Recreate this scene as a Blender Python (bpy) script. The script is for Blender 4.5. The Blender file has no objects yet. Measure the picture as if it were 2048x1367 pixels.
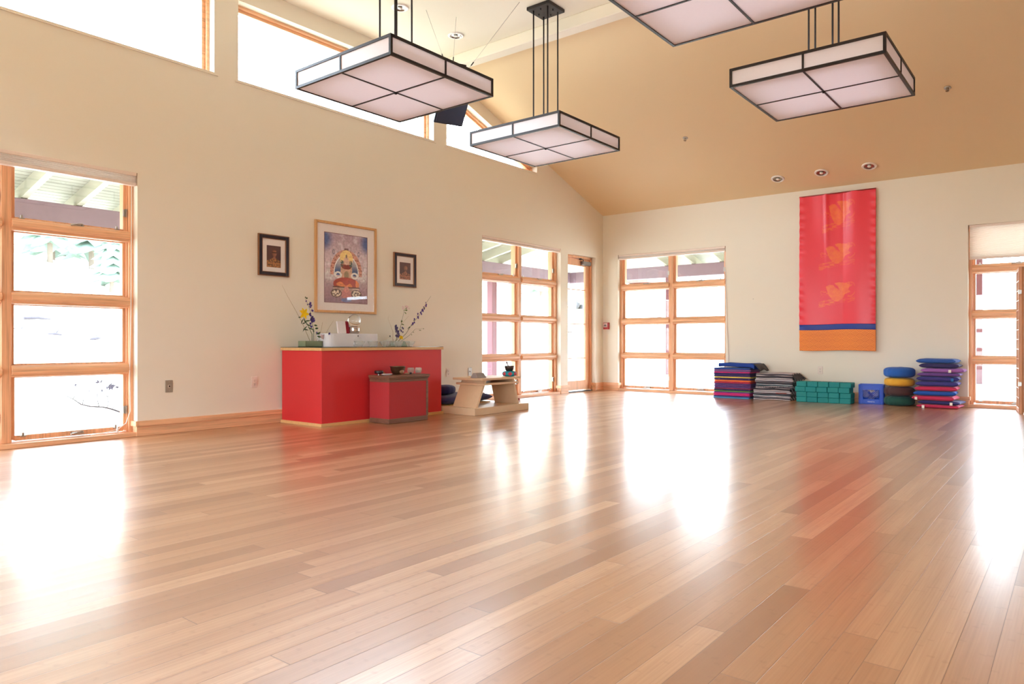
import bpy, bmesh, math, random
from mathutils import Vector, Matrix, noise
random.seed(7)
C = bpy.context.scene.collection
sc = bpy.context.scene
pi = math.pi

# ------------------------------------------------------------------ camera, sky, exposure
FPX, CXP, CYP, EYE = 1434.0, 1024.0, 683.8, 0.9
YAW = math.atan((2161 - CXP) / FPX)
cam = bpy.data.cameras.new('camera')
cam.sensor_width = 36.0
cam.lens = FPX / 2048 * 36.0
cam.clip_start, cam.clip_end = 0.05, 600
cam_o = bpy.data.objects.new('camera', cam)
C.objects.link(cam_o)
cam_o.location = (0, 0, EYE)
cam_o.rotation_euler = (pi / 2, 0, YAW)
sc.camera = cam_o

SKY = 24.0
w = bpy.data.worlds.new('overcast_sky')
sc.world = w
w.use_nodes = True
nt = w.node_tree
bg = nt.nodes['Background']
tc = nt.nodes.new('ShaderNodeTexCoord')
sx = nt.nodes.new('ShaderNodeSeparateXYZ')
rp = nt.nodes.new('ShaderNodeValToRGB')
nt.links.new(tc.outputs['Generated'], sx.inputs[0])
nt.links.new(sx.outputs['Z'], rp.inputs[0])
rp.color_ramp.elements[0].color = (0.74, 0.88, 1.0, 1)
rp.color_ramp.elements[1].color = (0.66, 0.83, 1.0, 1)
nt.links.new(rp.outputs[0], bg.inputs['Color'])
bg.inputs['Strength'].default_value = SKY

vs = sc.view_settings
vs.view_transform = 'Standard'
vs.look = 'None'
vs.gamma = 1.0
vs.use_curve_mapping = False
vs.exposure = 0.0
sc.cycles.max_bounces = 14
sc.cycles.diffuse_bounces = 9
sc.cycles.glossy_bounces = 5
sc.cycles.transparent_max_bounces = 16
sc.cycles.sample_clamp_indirect = 12
sc.cycles.caustics_reflective = False
sc.cycles.caustics_refractive = False

WX, WY = -7.05, 11.65          # inner faces of the altar wall and the banner wall
EX, SY = 4.6, -4.65            # the two walls behind the camera
TH = 0.25

def portal(name, loc, rot, sx_, sy_):
    l = bpy.data.lights.new(name, 'AREA')
    l.shape = 'RECTANGLE'
    l.size, l.size_y = sx_, sy_
    l.cycles.is_portal = True
    o = bpy.data.objects.new(name, l)
    o.location, o.rotation_euler = loc, rot
    C.objects.link(o)

# daylight portals in every opening (they only guide the sky light through the windows)
def rot_to(d): return Vector(d).to_track_quat('-Z', 'Y').to_euler()
for y, z, a, b in ((2.1, 1.25, 2.08, 2.5), (9.21, 1.25, 2.08, 2.5), (10.93, 1.2, .9, 2.4),
                   (2.43, 4.12, 2.98, .86), (5.66, 4.12, 2.96, .86), (8.48, 4.1, 2.16, .86)):
    portal('window_light', (WX - TH - .02, y, z), rot_to((1, 0, 0)), a, b)
for x in (-5.69, -.17):
    portal('window_light', (x, WY + TH + .02, 1.25), rot_to((0, -1, 0)), 2.08, 2.5)
for x in (-5.36, -2.16, 1.04):
    portal('window_light', (x, SY - TH - .02, 1.25), rot_to((0, 1, 0)), 2.08, 2.5)

# ------------------------------------------------------------------ pixel helper (measured on the photograph)
SN, CS = math.sin(YAW), math.cos(YAW)
def ray(u, v):
    k = (u - CXP) / FPX
    return (-SN + CS * k, CS + SN * k, (CYP - v) / FPX)
def at(u, v, x=None, y=None, z=None):
    a = ray(u, v)
    t = x / a[0] if x is not None else y / a[1] if y is not None else (z - EYE) / a[2]
    return Vector((a[0] * t, a[1] * t, EYE + a[2] * t))

# ------------------------------------------------------------------ materials
def lin(c):
    return tuple(((q / 255) / 12.92 if q / 255 <= .04045 else ((q / 255 + .055) / 1.055) ** 2.4) for q in c)
class NT:
    def __init__(s, name):
        s.m = bpy.data.materials.new(name)
        s.m.use_nodes = True
        s.t = s.m.node_tree
        s.t.nodes.clear()
        s.out = s.t.nodes.new('ShaderNodeOutputMaterial')
    def n(s, kind, ins=None, **props):
        d = s.t.nodes.new('ShaderNode' + kind)
        for k, v in props.items(): setattr(d, k, v)
        for k, v in (ins or {}).items():
            if isinstance(v, bpy.types.NodeSocket): s.t.links.new(v, d.inputs[k])
            elif v is not None:
                if isinstance(v, tuple) and len(v) == 3 and d.inputs[k].type == 'RGBA': v = (*v, 1)
                d.inputs[k].default_value = v
        return d
    def math(s, op, a, b=None, c=None):
        i = {0: a}
        if b is not None: i[1] = b
        if c is not None: i[2] = c
        return s.n('Math', i, operation=op).outputs[0]
    def mix(s, f, a, b, mode='MIX'):
        d = s.n('Mix', {0: f, 6: a, 7: b}, data_type='RGBA', blend_type=mode)
        return d.outputs[2]
    def ramp(s, f, stops, interp='LINEAR'):
        d = s.n('ValToRGB', {0: f})
        r = d.color_ramp
        r.interpolation = interp
        while len(r.elements) < len(stops): r.elements.new(.5)
        for e, (p, c) in zip(r.elements, stops):
            e.position = p
            e.color = (*c, 1) if len(c) == 3 else c
        return d.outputs[0]
    def bsdf(s, **ins):
        d = s.n('BsdfPrincipled', {k.replace('_', ' '): v for k, v in ins.items()})
        s.t.links.new(d.outputs[0], s.out.inputs[0])
        return d
    def pos(s, obj=False):
        return s.n('TexCoord').outputs['Object'] if obj else s.n('NewGeometry').outputs['Position']
    def xyz(s, v):
        d = s.n('SeparateXYZ', {0: v})
        return d.outputs[0], d.outputs[1], d.outputs[2]
    def bump(s, h, strength, dist=.01):
        return s.n('Bump', {'Height': h, 'Strength': strength, 'Distance': dist}).outputs[0]

MATS = {}
def plain(name, rgb, rough=.55, metal=0., bump=None, spec=.5, **kw):
    """one colour with a fine grain of its own"""
    if name in MATS: return MATS[name]
    t = NT(name)
    c = lin(rgb)
    nz = t.n('TexNoise', {'Vector': t.pos(True), 'Scale': kw.pop('scale', 60.), 'Detail': 3.})
    amt = kw.pop('vary', .06)
    col = t.mix(nz.outputs[0], tuple(q * (1 - amt) for q in c), tuple(min(1, q * (1 + amt)) for q in c))
    ins = dict(Base_Color=col, Roughness=rough, Metallic=metal, Specular_IOR_Level=spec, **kw)
    if bump: ins['Normal'] = t.bump(nz.outputs[0], bump, .004)
    t.bsdf(**ins)
    MATS[name] = t.m
    return t.m

def fabric(name, rgb, sheen=.1, scale=220.):
    if name in MATS: return MATS[name]
    t = NT(name)
    c = lin(rgb)
    p = t.pos(True)
    n1 = t.n('TexNoise', {'Vector': p, 'Scale': scale, 'Detail': 2.})
    n2 = t.n('TexNoise', {'Vector': p, 'Scale': 9., 'Detail': 2.})
    f = t.math('MULTIPLY_ADD', n1.outputs[0], .7, t.math('MULTIPLY', n2.outputs[0], .3))
    col = t.mix(f, tuple(q * .82 for q in c), tuple(min(1, q * 1.18) for q in c))
    t.bsdf(Base_Color=col, Roughness=.85, Sheen_Weight=sheen, Sheen_Roughness=.5, Normal=t.bump(f, .25, .003))
    MATS[name] = t.m
    return t.m

def wood(name, rgb, axis, rough=.42, contrast=.22, obj=False, scale=1.):
    if name in MATS: return MATS[name]
    t = NT(name)
    c = lin(rgb)
    sc_ = [38. * scale] * 3
    sc_[axis] = 1.6 * scale
    mp = t.n('Mapping', {'Vector': t.pos(obj), 'Scale': tuple(sc_)})
    n1 = t.n('TexNoise', {'Vector': mp.outputs[0], 'Scale': 1., 'Detail': 4., 'Roughness': .6})
    sc2 = [120. * scale] * 3
    sc2[axis] = 3.
    mp2 = t.n('Mapping', {'Vector': t.pos(obj), 'Scale': tuple(sc2)})
    n2 = t.n('TexNoise', {'Vector': mp2.outputs[0], 'Scale': 1., 'Detail': 2.})
    f = t.math('MULTIPLY_ADD', n2.outputs[0], .35, t.math('MULTIPLY', n1.outputs[0], .65))
    col = t.ramp(f, [(.3, tuple(q * (1 - contrast * 1.6) for q in c)), (.5, c), (.72, tuple(min(1, q * (1 + contrast)) for q in c))])
    t.bsdf(Base_Color=col, Roughness=rough, Normal=t.bump(f, .12, .003))
    MATS[name] = t.m
    return t.m

def paint(name, rgb, bump=.05, rough=.7):
    if name in MATS: return MATS[name]
    t = NT(name)
    nz = t.n('TexNoise', {'Vector': t.pos(), 'Scale': 140., 'Detail': 2.})
    big = t.n('TexNoise', {'Vector': t.pos(), 'Scale': .7, 'Detail': 2.})
    c = lin(rgb)
    col = t.mix(big.outputs[0], tuple(q * .985 for q in c), tuple(min(1, q * 1.015) for q in c))
    t.bsdf(Base_Color=col, Roughness=rough, Normal=t.bump(nz.outputs[0], bump, .002), Specular_IOR_Level=.25)
    MATS[name] = t.m
    return t.m

def vcol(name, rough=.6, **kw):
    if name in MATS: return MATS[name]
    t = NT(name)
    a = t.n('VertexColor', layer_name='Col')
    t.bsdf(Base_Color=a.outputs[0], Roughness=rough, **kw)
    MATS[name] = t.m
    return t.m

def pane_glass(name, tint=(1, 1, 1), refl=1.0):
    if name in MATS: return MATS[name]
    t = NT(name)
    tr = t.n('BsdfTransparent', {'Color': tint})
    gl = t.n('BsdfGlossy', {'Color': (1, 1, 1), 'Roughness': .02})
    ge = t.n('NewGeometry')
    dt = t.n('VectorMath', {0: ge.outputs['Incoming'], 1: ge.outputs['Normal']}, operation='DOT_PRODUCT').outputs['Value']
    fr = t.math('MULTIPLY_ADD', t.math('POWER', t.math('SUBTRACT', 1., t.math('ABSOLUTE', dt)), 5.), .93, .035)
    mx = t.n('MixShader', {0: t.math('MULTIPLY', fr, refl), 1: tr.outputs[0], 2: gl.outputs[0]})
    t.t.links.new(mx.outputs[0], t.out.inputs[0])
    MATS[name] = t.m
    return t.m

def clear_glass(name, rgb=(250, 252, 252)):
    if name in MATS: return MATS[name]
    t = NT(name)
    t.bsdf(Base_Color=lin(rgb), Roughness=.02, Transmission_Weight=1., IOR=1.45)
    MATS[name] = t.m
    return t.m

def thin_glass(name, white=.06):
    if name in MATS: return MATS[name]
    t = NT(name)
    ge = t.n('NewGeometry')
    dt = t.n('VectorMath', {0: ge.outputs['Incoming'], 1: ge.outputs['Normal']}, operation='DOT_PRODUCT').outputs['Value']
    fr = t.math('MULTIPLY_ADD', t.math('POWER', t.math('SUBTRACT', 1., t.math('ABSOLUTE', dt)), 4.), .85, .06)
    tr = t.n('BsdfTransparent', {'Color': (.97, .98, .98)})
    df = t.n('BsdfTranslucent', {'Color': (.95, .95, .95)})
    d2 = t.n('BsdfDiffuse', {'Color': (.95, .95, .95)})
    m0 = t.n('MixShader', {0: .5, 1: df.outputs[0], 2: d2.outputs[0]})
    m1 = t.n('MixShader', {0: white, 1: tr.outputs[0], 2: m0.outputs[0]})
    gl = t.n('BsdfGlossy', {'Color': (1, 1, 1), 'Roughness': .04})
    m2 = t.n('MixShader', {0: fr, 1: m1.outputs[0], 2: gl.outputs[0]})
    t.t.links.new(m2.outputs[0], t.out.inputs[0])
    MATS[name] = t.m
    return t.m

def translucent(name, rgb, amount=.5, rough=.5, gloss=.04):
    if name in MATS: return MATS[name]
    t = NT(name)
    c = lin(rgb)
    nz = t.n('TexNoise', {'Vector': t.pos(True), 'Scale': 40., 'Detail': 2.})
    col = t.mix(nz.outputs[0], tuple(q * .97 for q in c), c)
    d = t.n('BsdfDiffuse', {'Color': col})
    tr = t.n('BsdfTranslucent', {'Color': col})
    m1 = t.n('MixShader', {0: amount, 1: d.outputs[0], 2: tr.outputs[0]})
    g = t.n('BsdfGlossy', {'Roughness': rough, 'Color': (1, 1, 1)})
    m2 = t.n('MixShader', {0: gloss, 1: m1.outputs[0], 2: g.outputs[0]})
    t.t.links.new(m2.outputs[0], t.out.inputs[0])
    MATS[name] = t.m
    return t.m

def floor_material():
    t = NT('bamboo_planks')
    p = t.pos()
    x, y, z = t.xyz(p)
    W_, L_ = .096, 1.85
    u = t.math('DIVIDE', x, W_)
    row = t.math('FLOOR', u)
    fu = t.math('FRACT', t.math('ADD', u, 1000.))
    wn = t.n('TexWhiteNoise', {'W': row}, noise_dimensions='1D')
    v = t.math('DIVIDE', t.math('MULTIPLY_ADD', wn.outputs[0], L_ * 3.3, y), L_)
    col_ = t.math('FLOOR', v)
    fv = t.math('FRACT', t.math('ADD', v, 1000.))
    cb = t.n('CombineXYZ', {0: row, 1: col_, 2: 0.})
    rnd = t.n('TexWhiteNoise', {'Vector': cb.outputs[0]}, noise_dimensions='3D')
    tone = t.ramp(rnd.outputs[0], [(0., lin((158, 112, 77))), (.3, lin((181, 135, 96))), (.65, lin((193, 148, 109))), (1., lin((214, 172, 133)))])
    # grain running along the plank, offset per plank
    off = t.n('CombineXYZ', {0: t.math('MULTIPLY', rnd.outputs[0], 40.), 1: t.math('MULTIPLY', rnd.outputs[0], 17.), 2: 0.})
    pp = t.n('VectorMath', {0: p, 1: off.outputs[0]}, operation='ADD')
    mp = t.n('Mapping', {'Vector': pp.outputs[0], 'Scale': (150., 2.2, 1.)})
    g1 = t.n('TexNoise', {'Vector': mp.outputs[0], 'Scale': 1., 'Detail': 3.})
    mp2 = t.n('Mapping', {'Vector': pp.outputs[0], 'Scale': (22., 1.1, 1.)})
    g2 = t.n('TexNoise', {'Vector': mp2.outputs[0], 'Scale': 1., 'Detail': 2.})
    g = t.math('ADD', t.math('MULTIPLY', g1.outputs[0], .5), t.math('MULTIPLY', g2.outputs[0], .5))
    tone = t.mix(t.math('MULTIPLY', t.math('SUBTRACT', .62, g), 1.6), tone, lin((152, 106, 72)))
    # bamboo knuckles: short dark bars across each lamella
    su = t.math('DIVIDE', x, .0192)
    srow = t.math('FLOOR', su)
    sn = t.n('TexWhiteNoise', {'W': srow}, noise_dimensions='1D')
    kv = t.math('FRACT', t.math('ADD', t.math('DIVIDE', t.math('ADD', y, t.math('MULTIPLY', sn.outputs[0], .9)), .47), 1000.))
    wob = t.n('TexNoise', {'Vector': p, 'Scale': 55., 'Detail': 1.})
    kd = t.math('ABSOLUTE', t.math('SUBTRACT', t.math('ADD', kv, t.math('MULTIPLY', wob.outputs[0], .05)), .52))
    kn = t.math('SUBTRACT', 1., t.math('MINIMUM', 1., t.math('DIVIDE', kd, .022)))
    tone = t.mix(t.math('MULTIPLY', kn, .17), tone, lin((126, 82, 54)))
    # joints
    eu = t.math('MINIMUM', fu, t.math('SUBTRACT', 1., fu))
    ev = t.math('MINIMUM', fv, t.math('SUBTRACT', 1., fv))
    ju = t.math('SUBTRACT', 1., t.math('MINIMUM', 1., t.math('DIVIDE', eu, .02)))
    jv = t.math('SUBTRACT', 1., t.math('MINIMUM', 1., t.math('DIVIDE', ev, .0014)))
    j = t.math('MAXIMUM', ju, jv)
    tone = t.mix(t.math('MULTIPLY', j, .75), tone, lin((92, 58, 38)))
    # scuffs and worn lacquer
    sc1 = t.n('TexNoise', {'Vector': p, 'Scale': 1.3, 'Detail': 4., 'Roughness': .65})
    rough = t.math('MULTIPLY_ADD', sc1.outputs[0], .10, .29)
    # cupped boards: low edges, every board a hair out of plane
    cup = t.math('MULTIPLY', t.math('POWER', t.math('ABSOLUTE', t.math('SUBTRACT', fu, .5)), 2.), 4.)
    tilt = t.math('MULTIPLY', t.math('SUBTRACT', fu, .5), t.math('SUBTRACT', rnd.outputs[0], .5))
    lw = t.n('TexNoise', {'Vector': t.n('Mapping', {'Vector': pp.outputs[0], 'Scale': (3., .9, 1.)}).outputs[0], 'Scale': 1., 'Detail': 1.})
    h = t.math('ADD', t.math('MULTIPLY', cup, .0005), t.math('MULTIPLY', tilt, .0009))
    h = t.math('ADD', h, t.math('MULTIPLY', lw.outputs[0], .0011))
    h = t.math('SUBTRACT', h, t.math('MULTIPLY', j, .0006))
    nrm = t.n('Bump', {'Height': h, 'Strength': .8, 'Distance': 1.}).outputs[0]
    t.bsdf(Base_Color=tone, Roughness=rough, Normal=nrm, Specular_IOR_Level=.55, Coat_Weight=.85, Coat_Roughness=.225)
    return t.m

# ------------------------------------------------------------------ mesh builder
ABS = {}
def setp(o, label=None, cat=None, group=None, kind=None):
    if label: o['label'] = label
    if cat: o['category'] = cat
    if group: o['group'] = group
    if kind: o['kind'] = kind
    return o

def thing(name, loc, label=None, cat=None, group=None, kind=None):
    o = bpy.data.objects.new(name, None)
    o.empty_display_size = .1
    o.location = loc
    C.objects.link(o)
    ABS[o] = Vector(loc)
    return setp(o, label, cat, group, kind)

class MB:
    def __init__(s, mat=None):
        s.b = bmesh.new()
        s.x = mat or Matrix.Identity(4)
        s.mi = 0
    def v(s, p): return s.b.verts.new(s.x @ Vector(p))
    def f(s, vs, smooth=False):
        try:
            q = s.b.faces.new(vs)
        except ValueError:
            return None
        q.material_index = s.mi
        q.smooth = smooth
        return q
    def box(s, x0, x1, y0, y1, z0, z1):
        return s.hexa([(x0, y0, z0), (x1, y0, z0), (x1, y1, z0), (x0, y1, z0), (x0, y0, z1), (x1, y0, z1), (x1, y1, z1), (x0, y1, z1)])
    def hexa(s, p):
        a = [s.v(q) for q in p]
        for i in ((0, 3, 2, 1), (4, 5, 6, 7), (0, 1, 5, 4), (1, 2, 6, 5), (2, 3, 7, 6), (3, 0, 4, 7)): s.f([a[k] for k in i])
        return s
    def prism(s, pts, d):
        a = [s.v(p) for p in pts]
        d = Vector(d)
        b = [s.v(Vector(p) + d) for p in pts]
        n = len(a)
        s.f(a[::-1]); s.f(b)
        for i in range(n): s.f([a[i], a[(i + 1) % n], b[(i + 1) % n], b[i]])
        return s
    def tube(s, pts, r, seg=8, cap=True, smooth=True):
        pts = [Vector(p) for p in pts]
        rs = r if isinstance(r, (list, tuple)) else [r] * len(pts)
        prev = None
        rings = []
        for i, p in enumerate(pts):
            d = (pts[min(i + 1, len(pts) - 1)] - pts[max(i - 1, 0)]).normalized()
            up = prev if prev is not None else (Vector((0, 0, 1)) if abs(d.z) < .9 else Vector((1, 0, 0)))
            a = d.cross(up)
            if a.length < 1e-5: a = d.orthogonal()
            a.normalize()
            b = a.cross(d).normalized()
            prev = b
            rings.append([s.v(p + (a * math.cos(2 * pi * k / seg) + b * math.sin(2 * pi * k / seg)) * rs[i]) for k in range(seg)])
        for i in range(len(rings) - 1):
            for k in range(seg): s.f([rings[i][k], rings[i][(k + 1) % seg], rings[i + 1][(k + 1) % seg], rings[i + 1][k]], smooth)
        if cap:
            s.f(rings[0][::-1]); s.f(rings[-1])
        return s
    def lathe(s, prof, c=(0, 0, 0), seg=24, smooth=True, mod=None):
        c = Vector(c)
        rings = []
        for r, z in prof:
            if r < 1e-6: rings.append([s.v(c + Vector((0, 0, z)))])
            else:
                ring = []
                for k in range(seg):
                    th = 2 * pi * k / seg
                    rr, zz = (r, z) if mod is None else mod(r, z, th)
                    ring.append(s.v(c + Vector((rr * math.cos(th), rr * math.sin(th), zz))))
                rings.append(ring)
        for a, b in zip(rings, rings[1:]):
            for k in range(seg):
                q = (k + 1) % seg
                if len(a) == 1 and len(b) == 1: continue
                if len(a) == 1: s.f([a[0], b[q], b[k]], smooth)
                elif len(b) == 1: s.f([a[k], a[q], b[0]], smooth)
                else: s.f([a[k], a[q], b[q], b[k]], smooth)
        return s
    def ball(s, c, r, seg=16, rings=10):
        rr = r if isinstance(r, (tuple, list)) else (r, r, r)
        old = s.x
        s.x = old @ Matrix.Translation(Vector(c)) @ Matrix.Diagonal((*rr, 1))
        s.lathe([(math.sin(pi * i / rings), -math.cos(pi * i / rings)) for i in range(rings + 1)], (0, 0, 0), seg)
        s.x = old
        return s
    def poly(s, pts):
        s.f([s.v(p) for p in pts]); return s
    def grid(s, fn, nu, nv, smooth=True, wrap=False):
        g = [[s.v(fn(i / nu, j / nv)) for j in range(nv + 1)] for i in range(nu + (0 if wrap else 1))]
        n = len(g)
        for i in range(nu):
            for j in range(nv):
                s.f([g[i][j], g[(i + 1) % n][j], g[(i + 1) % n][j + 1], g[i][j + 1]], smooth)
        return s
    def build(s, name, mat, parent=None, bevel=0., seg=2, label=None, cat=None, group=None, kind=None, base=True, norm=True, smooth=None, weld=False):
        if weld: bmesh.ops.remove_doubles(s.b, verts=s.b.verts, dist=1e-5)
        if norm: bmesh.ops.recalc_face_normals(s.b, faces=s.b.faces)
        cs = [q.co for q in s.b.verts]
        lo = Vector([min(q[i] for q in cs) for i in range(3)])
        hi = Vector([max(q[i] for q in cs) for i in range(3)])
        c = (lo + hi) / 2
        if base and parent is None: c.z = lo.z
        bmesh.ops.translate(s.b, verts=s.b.verts, vec=-c)
        me = bpy.data.meshes.new(name)
        s.b.to_mesh(me)
        s.b.free()
        for m in (mat if isinstance(mat, (list, tuple)) else [mat]): me.materials.append(m)
        o = bpy.data.objects.new(name, me)
        C.objects.link(o)
        ABS[o] = c
        if parent is not None:
            o.parent = parent
            o.location = c - ABS[parent]
        else: o.location = c
        if bevel:
            m = o.modifiers.new('edge', 'BEVEL')
            m.width = bevel
            m.segments = seg
            m.limit_method = 'ANGLE'
            m.angle_limit = math.radians(40)
            m.harden_normals = False
        return setp(o, label, cat, group, kind)

def copy_tree(o, parent=None):
    c = o.copy()
    C.objects.link(c)
    if parent is not None: c.parent = parent
    for ch in list(o.children): copy_tree(ch, c)
    return c

def color_mesh(o, fn):
    """colour attribute from the undisplaced local coordinates stored by the caller"""
    me = o.data
    a = me.color_attributes.new('Col', 'FLOAT_COLOR', 'POINT')
    for i, c in enumerate(fn): a.data[i].color = (*c, 1)

LW = Matrix(((0, -1, 0, WX), (1, 0, 0, 0), (0, 0, 1, 0), (0, 0, 0, 1)))       # (along, outward, up) on the altar wall
BW = Matrix(((1, 0, 0, 0), (0, 1, 0, WY), (0, 0, 1, 0), (0, 0, 0, 1)))       # the same on the banner wall
RW = Matrix(((0, 1, 0, EX), (1, 0, 0, 0), (0, 0, 1, 0), (0, 0, 0, 1)))
NW = Matrix(((1, 0, 0, 0), (0, -1, 0, SY), (0, 0, 1, 0), (0, 0, 0, 1)))

# ------------------------------------------------------------------ shell materials
M_wall = paint('cream_wall_paint', (233, 226, 211))
M_flat = paint('ridge_ceiling_pale', (233, 224, 206))  # flat ceiling and boxed beam, paler than the slopes
M_ceil = paint('ceiling_paint', (230, 206, 167))
M_fir_v = wood('fir_upright', (228, 172, 130), 2)
M_fir_y = wood('fir_along_altar_wall', (234, 182, 140), 1)
M_fir_x = wood('fir_along_banner_wall', (234, 182, 140), 0)
M_glass = pane_glass('window_glass')
M_steel = plain('satin_nickel', (186, 180, 172), .35, .9)
M_bronze = plain('dark_bronze', (44, 38, 38), .45, .4)
M_shade = translucent('pleated_shade_cloth', (246, 238, 232), .55)
M_rail = plain('shade_rail_enamel', (232, 216, 204), .4)

# ------------------------------------------------------------------ room shell
HEAD = 2.51
CLZ0, CLZ1 = 3.685, 4.55
YF0, YF1, ZC, ZE = -0.06, 7.06, 4.75, 3.27
SL = .347
def ceil_z(y):
    return ZE + SL * (WY - y) if y > 7.385 else (ZE + SL * (y - SY) if y < YF0 - .1 else ZC)
def wall_with_holes(name, X, s0, s1, top, holes, th=TH, m=None, extra=()):
    """holes: (s0, s1, z0, z1 or function)"""
    cuts = sorted({s0, s1, *[h[0] for h in holes], *[h[1] for h in holes], *[e for e in extra if s0 < e < s1]})
    b = MB(X)
    for a, c in zip(cuts, cuts[1:]):
        mid = (a + c) / 2
        spans = sorted([(h[2], h[3]) for h in holes if h[0] <= mid <= h[1]], key=lambda q: q[0])
        lo = (0., 0.)
        def put(l, h):
            if max(h) - max(l) < 1e-4 and min(h) - min(l) < 1e-4: return
            b.hexa([(a, 0, l[0]), (c, 0, l[1]), (c, th, l[1]), (a, th, l[0]), (a, 0, h[0]), (c, 0, h[1]), (c, th, h[1]), (a, th, h[0])])
        for z0, z1 in spans:
            put(lo, (z0, z0))
            lo = (z1(a), z1(c)) if callable(z1) else (z1, z1)
        put(lo, (top(a + 1e-6), top(c - 1e-6)))
    return b.build(name, m or M_wall, kind='structure', weld=False)

cl_head = lambda s: min(CLZ1, ceil_z(max(s, 7.39)) - .2) if s > 7.3 else CLZ1
HA, HB, HC = (.94, 3.915, CLZ0, CLZ1), (4.185, 7.14, CLZ0, CLZ1), (7.40, 9.56, CLZ0, cl_head)
W1, W2, DR = (1.06, 3.14, 0., HEAD), (8.17, 10.25, 0., HEAD), (10.47, 11.39, 0., 2.46)
W3, W4 = (-6.73, -4.665, 0., HEAD), (-1.215, .85, 0., HEAD)
brk = (7.385, YF0 - .1, SY, 8.0)
setp(wall_with_holes('wall_left', LW, SY - TH, WY + TH, lambda s: max(ZE, min(ceil_z(s), ZC)), [W1, W2, DR, HA, HB, HC], extra=brk),
     'cream wall with the altar, three clerestory windows and framed pictures', 'wall')
setp(wall_with_holes('wall_back', BW, WX, EX, lambda s: ZE, [W3, W4]), 'cream wall behind the cushion stacks and the red banner', 'wall')
RH = []
setp(wall_with_holes('wall_right', RW, SY - TH, WY + TH, lambda s: max(ZE, min(ceil_z(s), ZC)), RH, extra=brk), 'cream wall behind the camera on the window side', 'wall')
NH = [(-6.4, -4.32, 0, HEAD), (-3.2, -1.12, 0, HEAD), (0., 2.08, 0, HEAD)]
setp(wall_with_holes('wall_front', NW, WX, EX, lambda s: ZE, NH), 'cream wall behind the camera', 'wall')

b = MB()
b.box(WX - TH, EX + TH, SY - TH, WY + TH, -.12, 0)
setp(b.build('floor', floor_material(), kind='structure', base=True), 'glossy bamboo plank floor running towards the banner wall', 'floor')

b = MB()
x0, x1 = WX - TH, EX + TH
b.mi = 1
b.box(x0, x1, YF0 - .1, YF1 + .1, ZC, ZC + .15)
b.mi = 0
YT = WY - (ZC - ZE) / SL
b.prism([(x0, WY + TH, ZE - SL * TH), (x0, YT, ZC), (x0, YT, ZC + .15), (x0, WY + TH, ZE - SL * TH + .15)], (x1 - x0, 0, 0))
b.box(x0, x1, YF1 + .1, YT, ZC, ZC + .15)
YT2 = SY + (ZC - ZE) / SL
b.prism([(x0, SY - TH, ZE - SL * TH), (x0, YT2, ZC), (x0, YT2, ZC + .15), (x0, SY - TH, ZE - SL * TH + .15)], (x1 - x0, 0, 0))
setp(b.build('ceiling', [M_ceil, M_flat], kind='structure'), 'vaulted ceiling, flat along the ridge and sloping to the walls', 'ceiling')
b = MB()
b.box(WX, EX, YF1, YF1 + .17, 4.60, ZC)
setp(b.build('trim_1', M_flat, kind='structure', bevel=.01), 'shallow boxed beam between flat and sloping ceiling', 'beam')

# ------------------------------------------------------------------ baseboards with their returns into the openings
def baseboard(name, X, runs, mat, label):
    b = MB(X)
    for s0, s1, l, r in runs:
        b.box(s0, s1, -.012, .0, 0, .095)
        b.box(s0 - (.01 if l else 0), s1 + (.01 if r else 0), -.026, .0, .095, .145)
        for e, on, sg in ((s0, l, -1), (s1, r, 1)):
            if on:
                a, c = sorted((e, e + sg * .012))
                b.box(a, c, -.012, .075, 0, .095)
                a, c = sorted((e, e + sg * .026))
                b.box(a, c, -.026, .085, .095, .145)
    setp(b.build(name, mat, kind='structure', bevel=.003), label, 'baseboard')
baseboard('baseboard_left', LW, [(SY, 1.06, 0, 1), (3.14, 8.17, 1, 1), (10.25, 10.47, 1, 1), (11.39, WY, 1, 0)], M_fir_y, 'fir baseboard under the altar wall')
baseboard('baseboard_back', BW, [(WX, -6.73, 0, 1), (-4.665, -1.215, 1, 1), (.85, EX, 1, 0)], M_fir_x, 'fir baseboard behind the cushion stacks')

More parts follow.
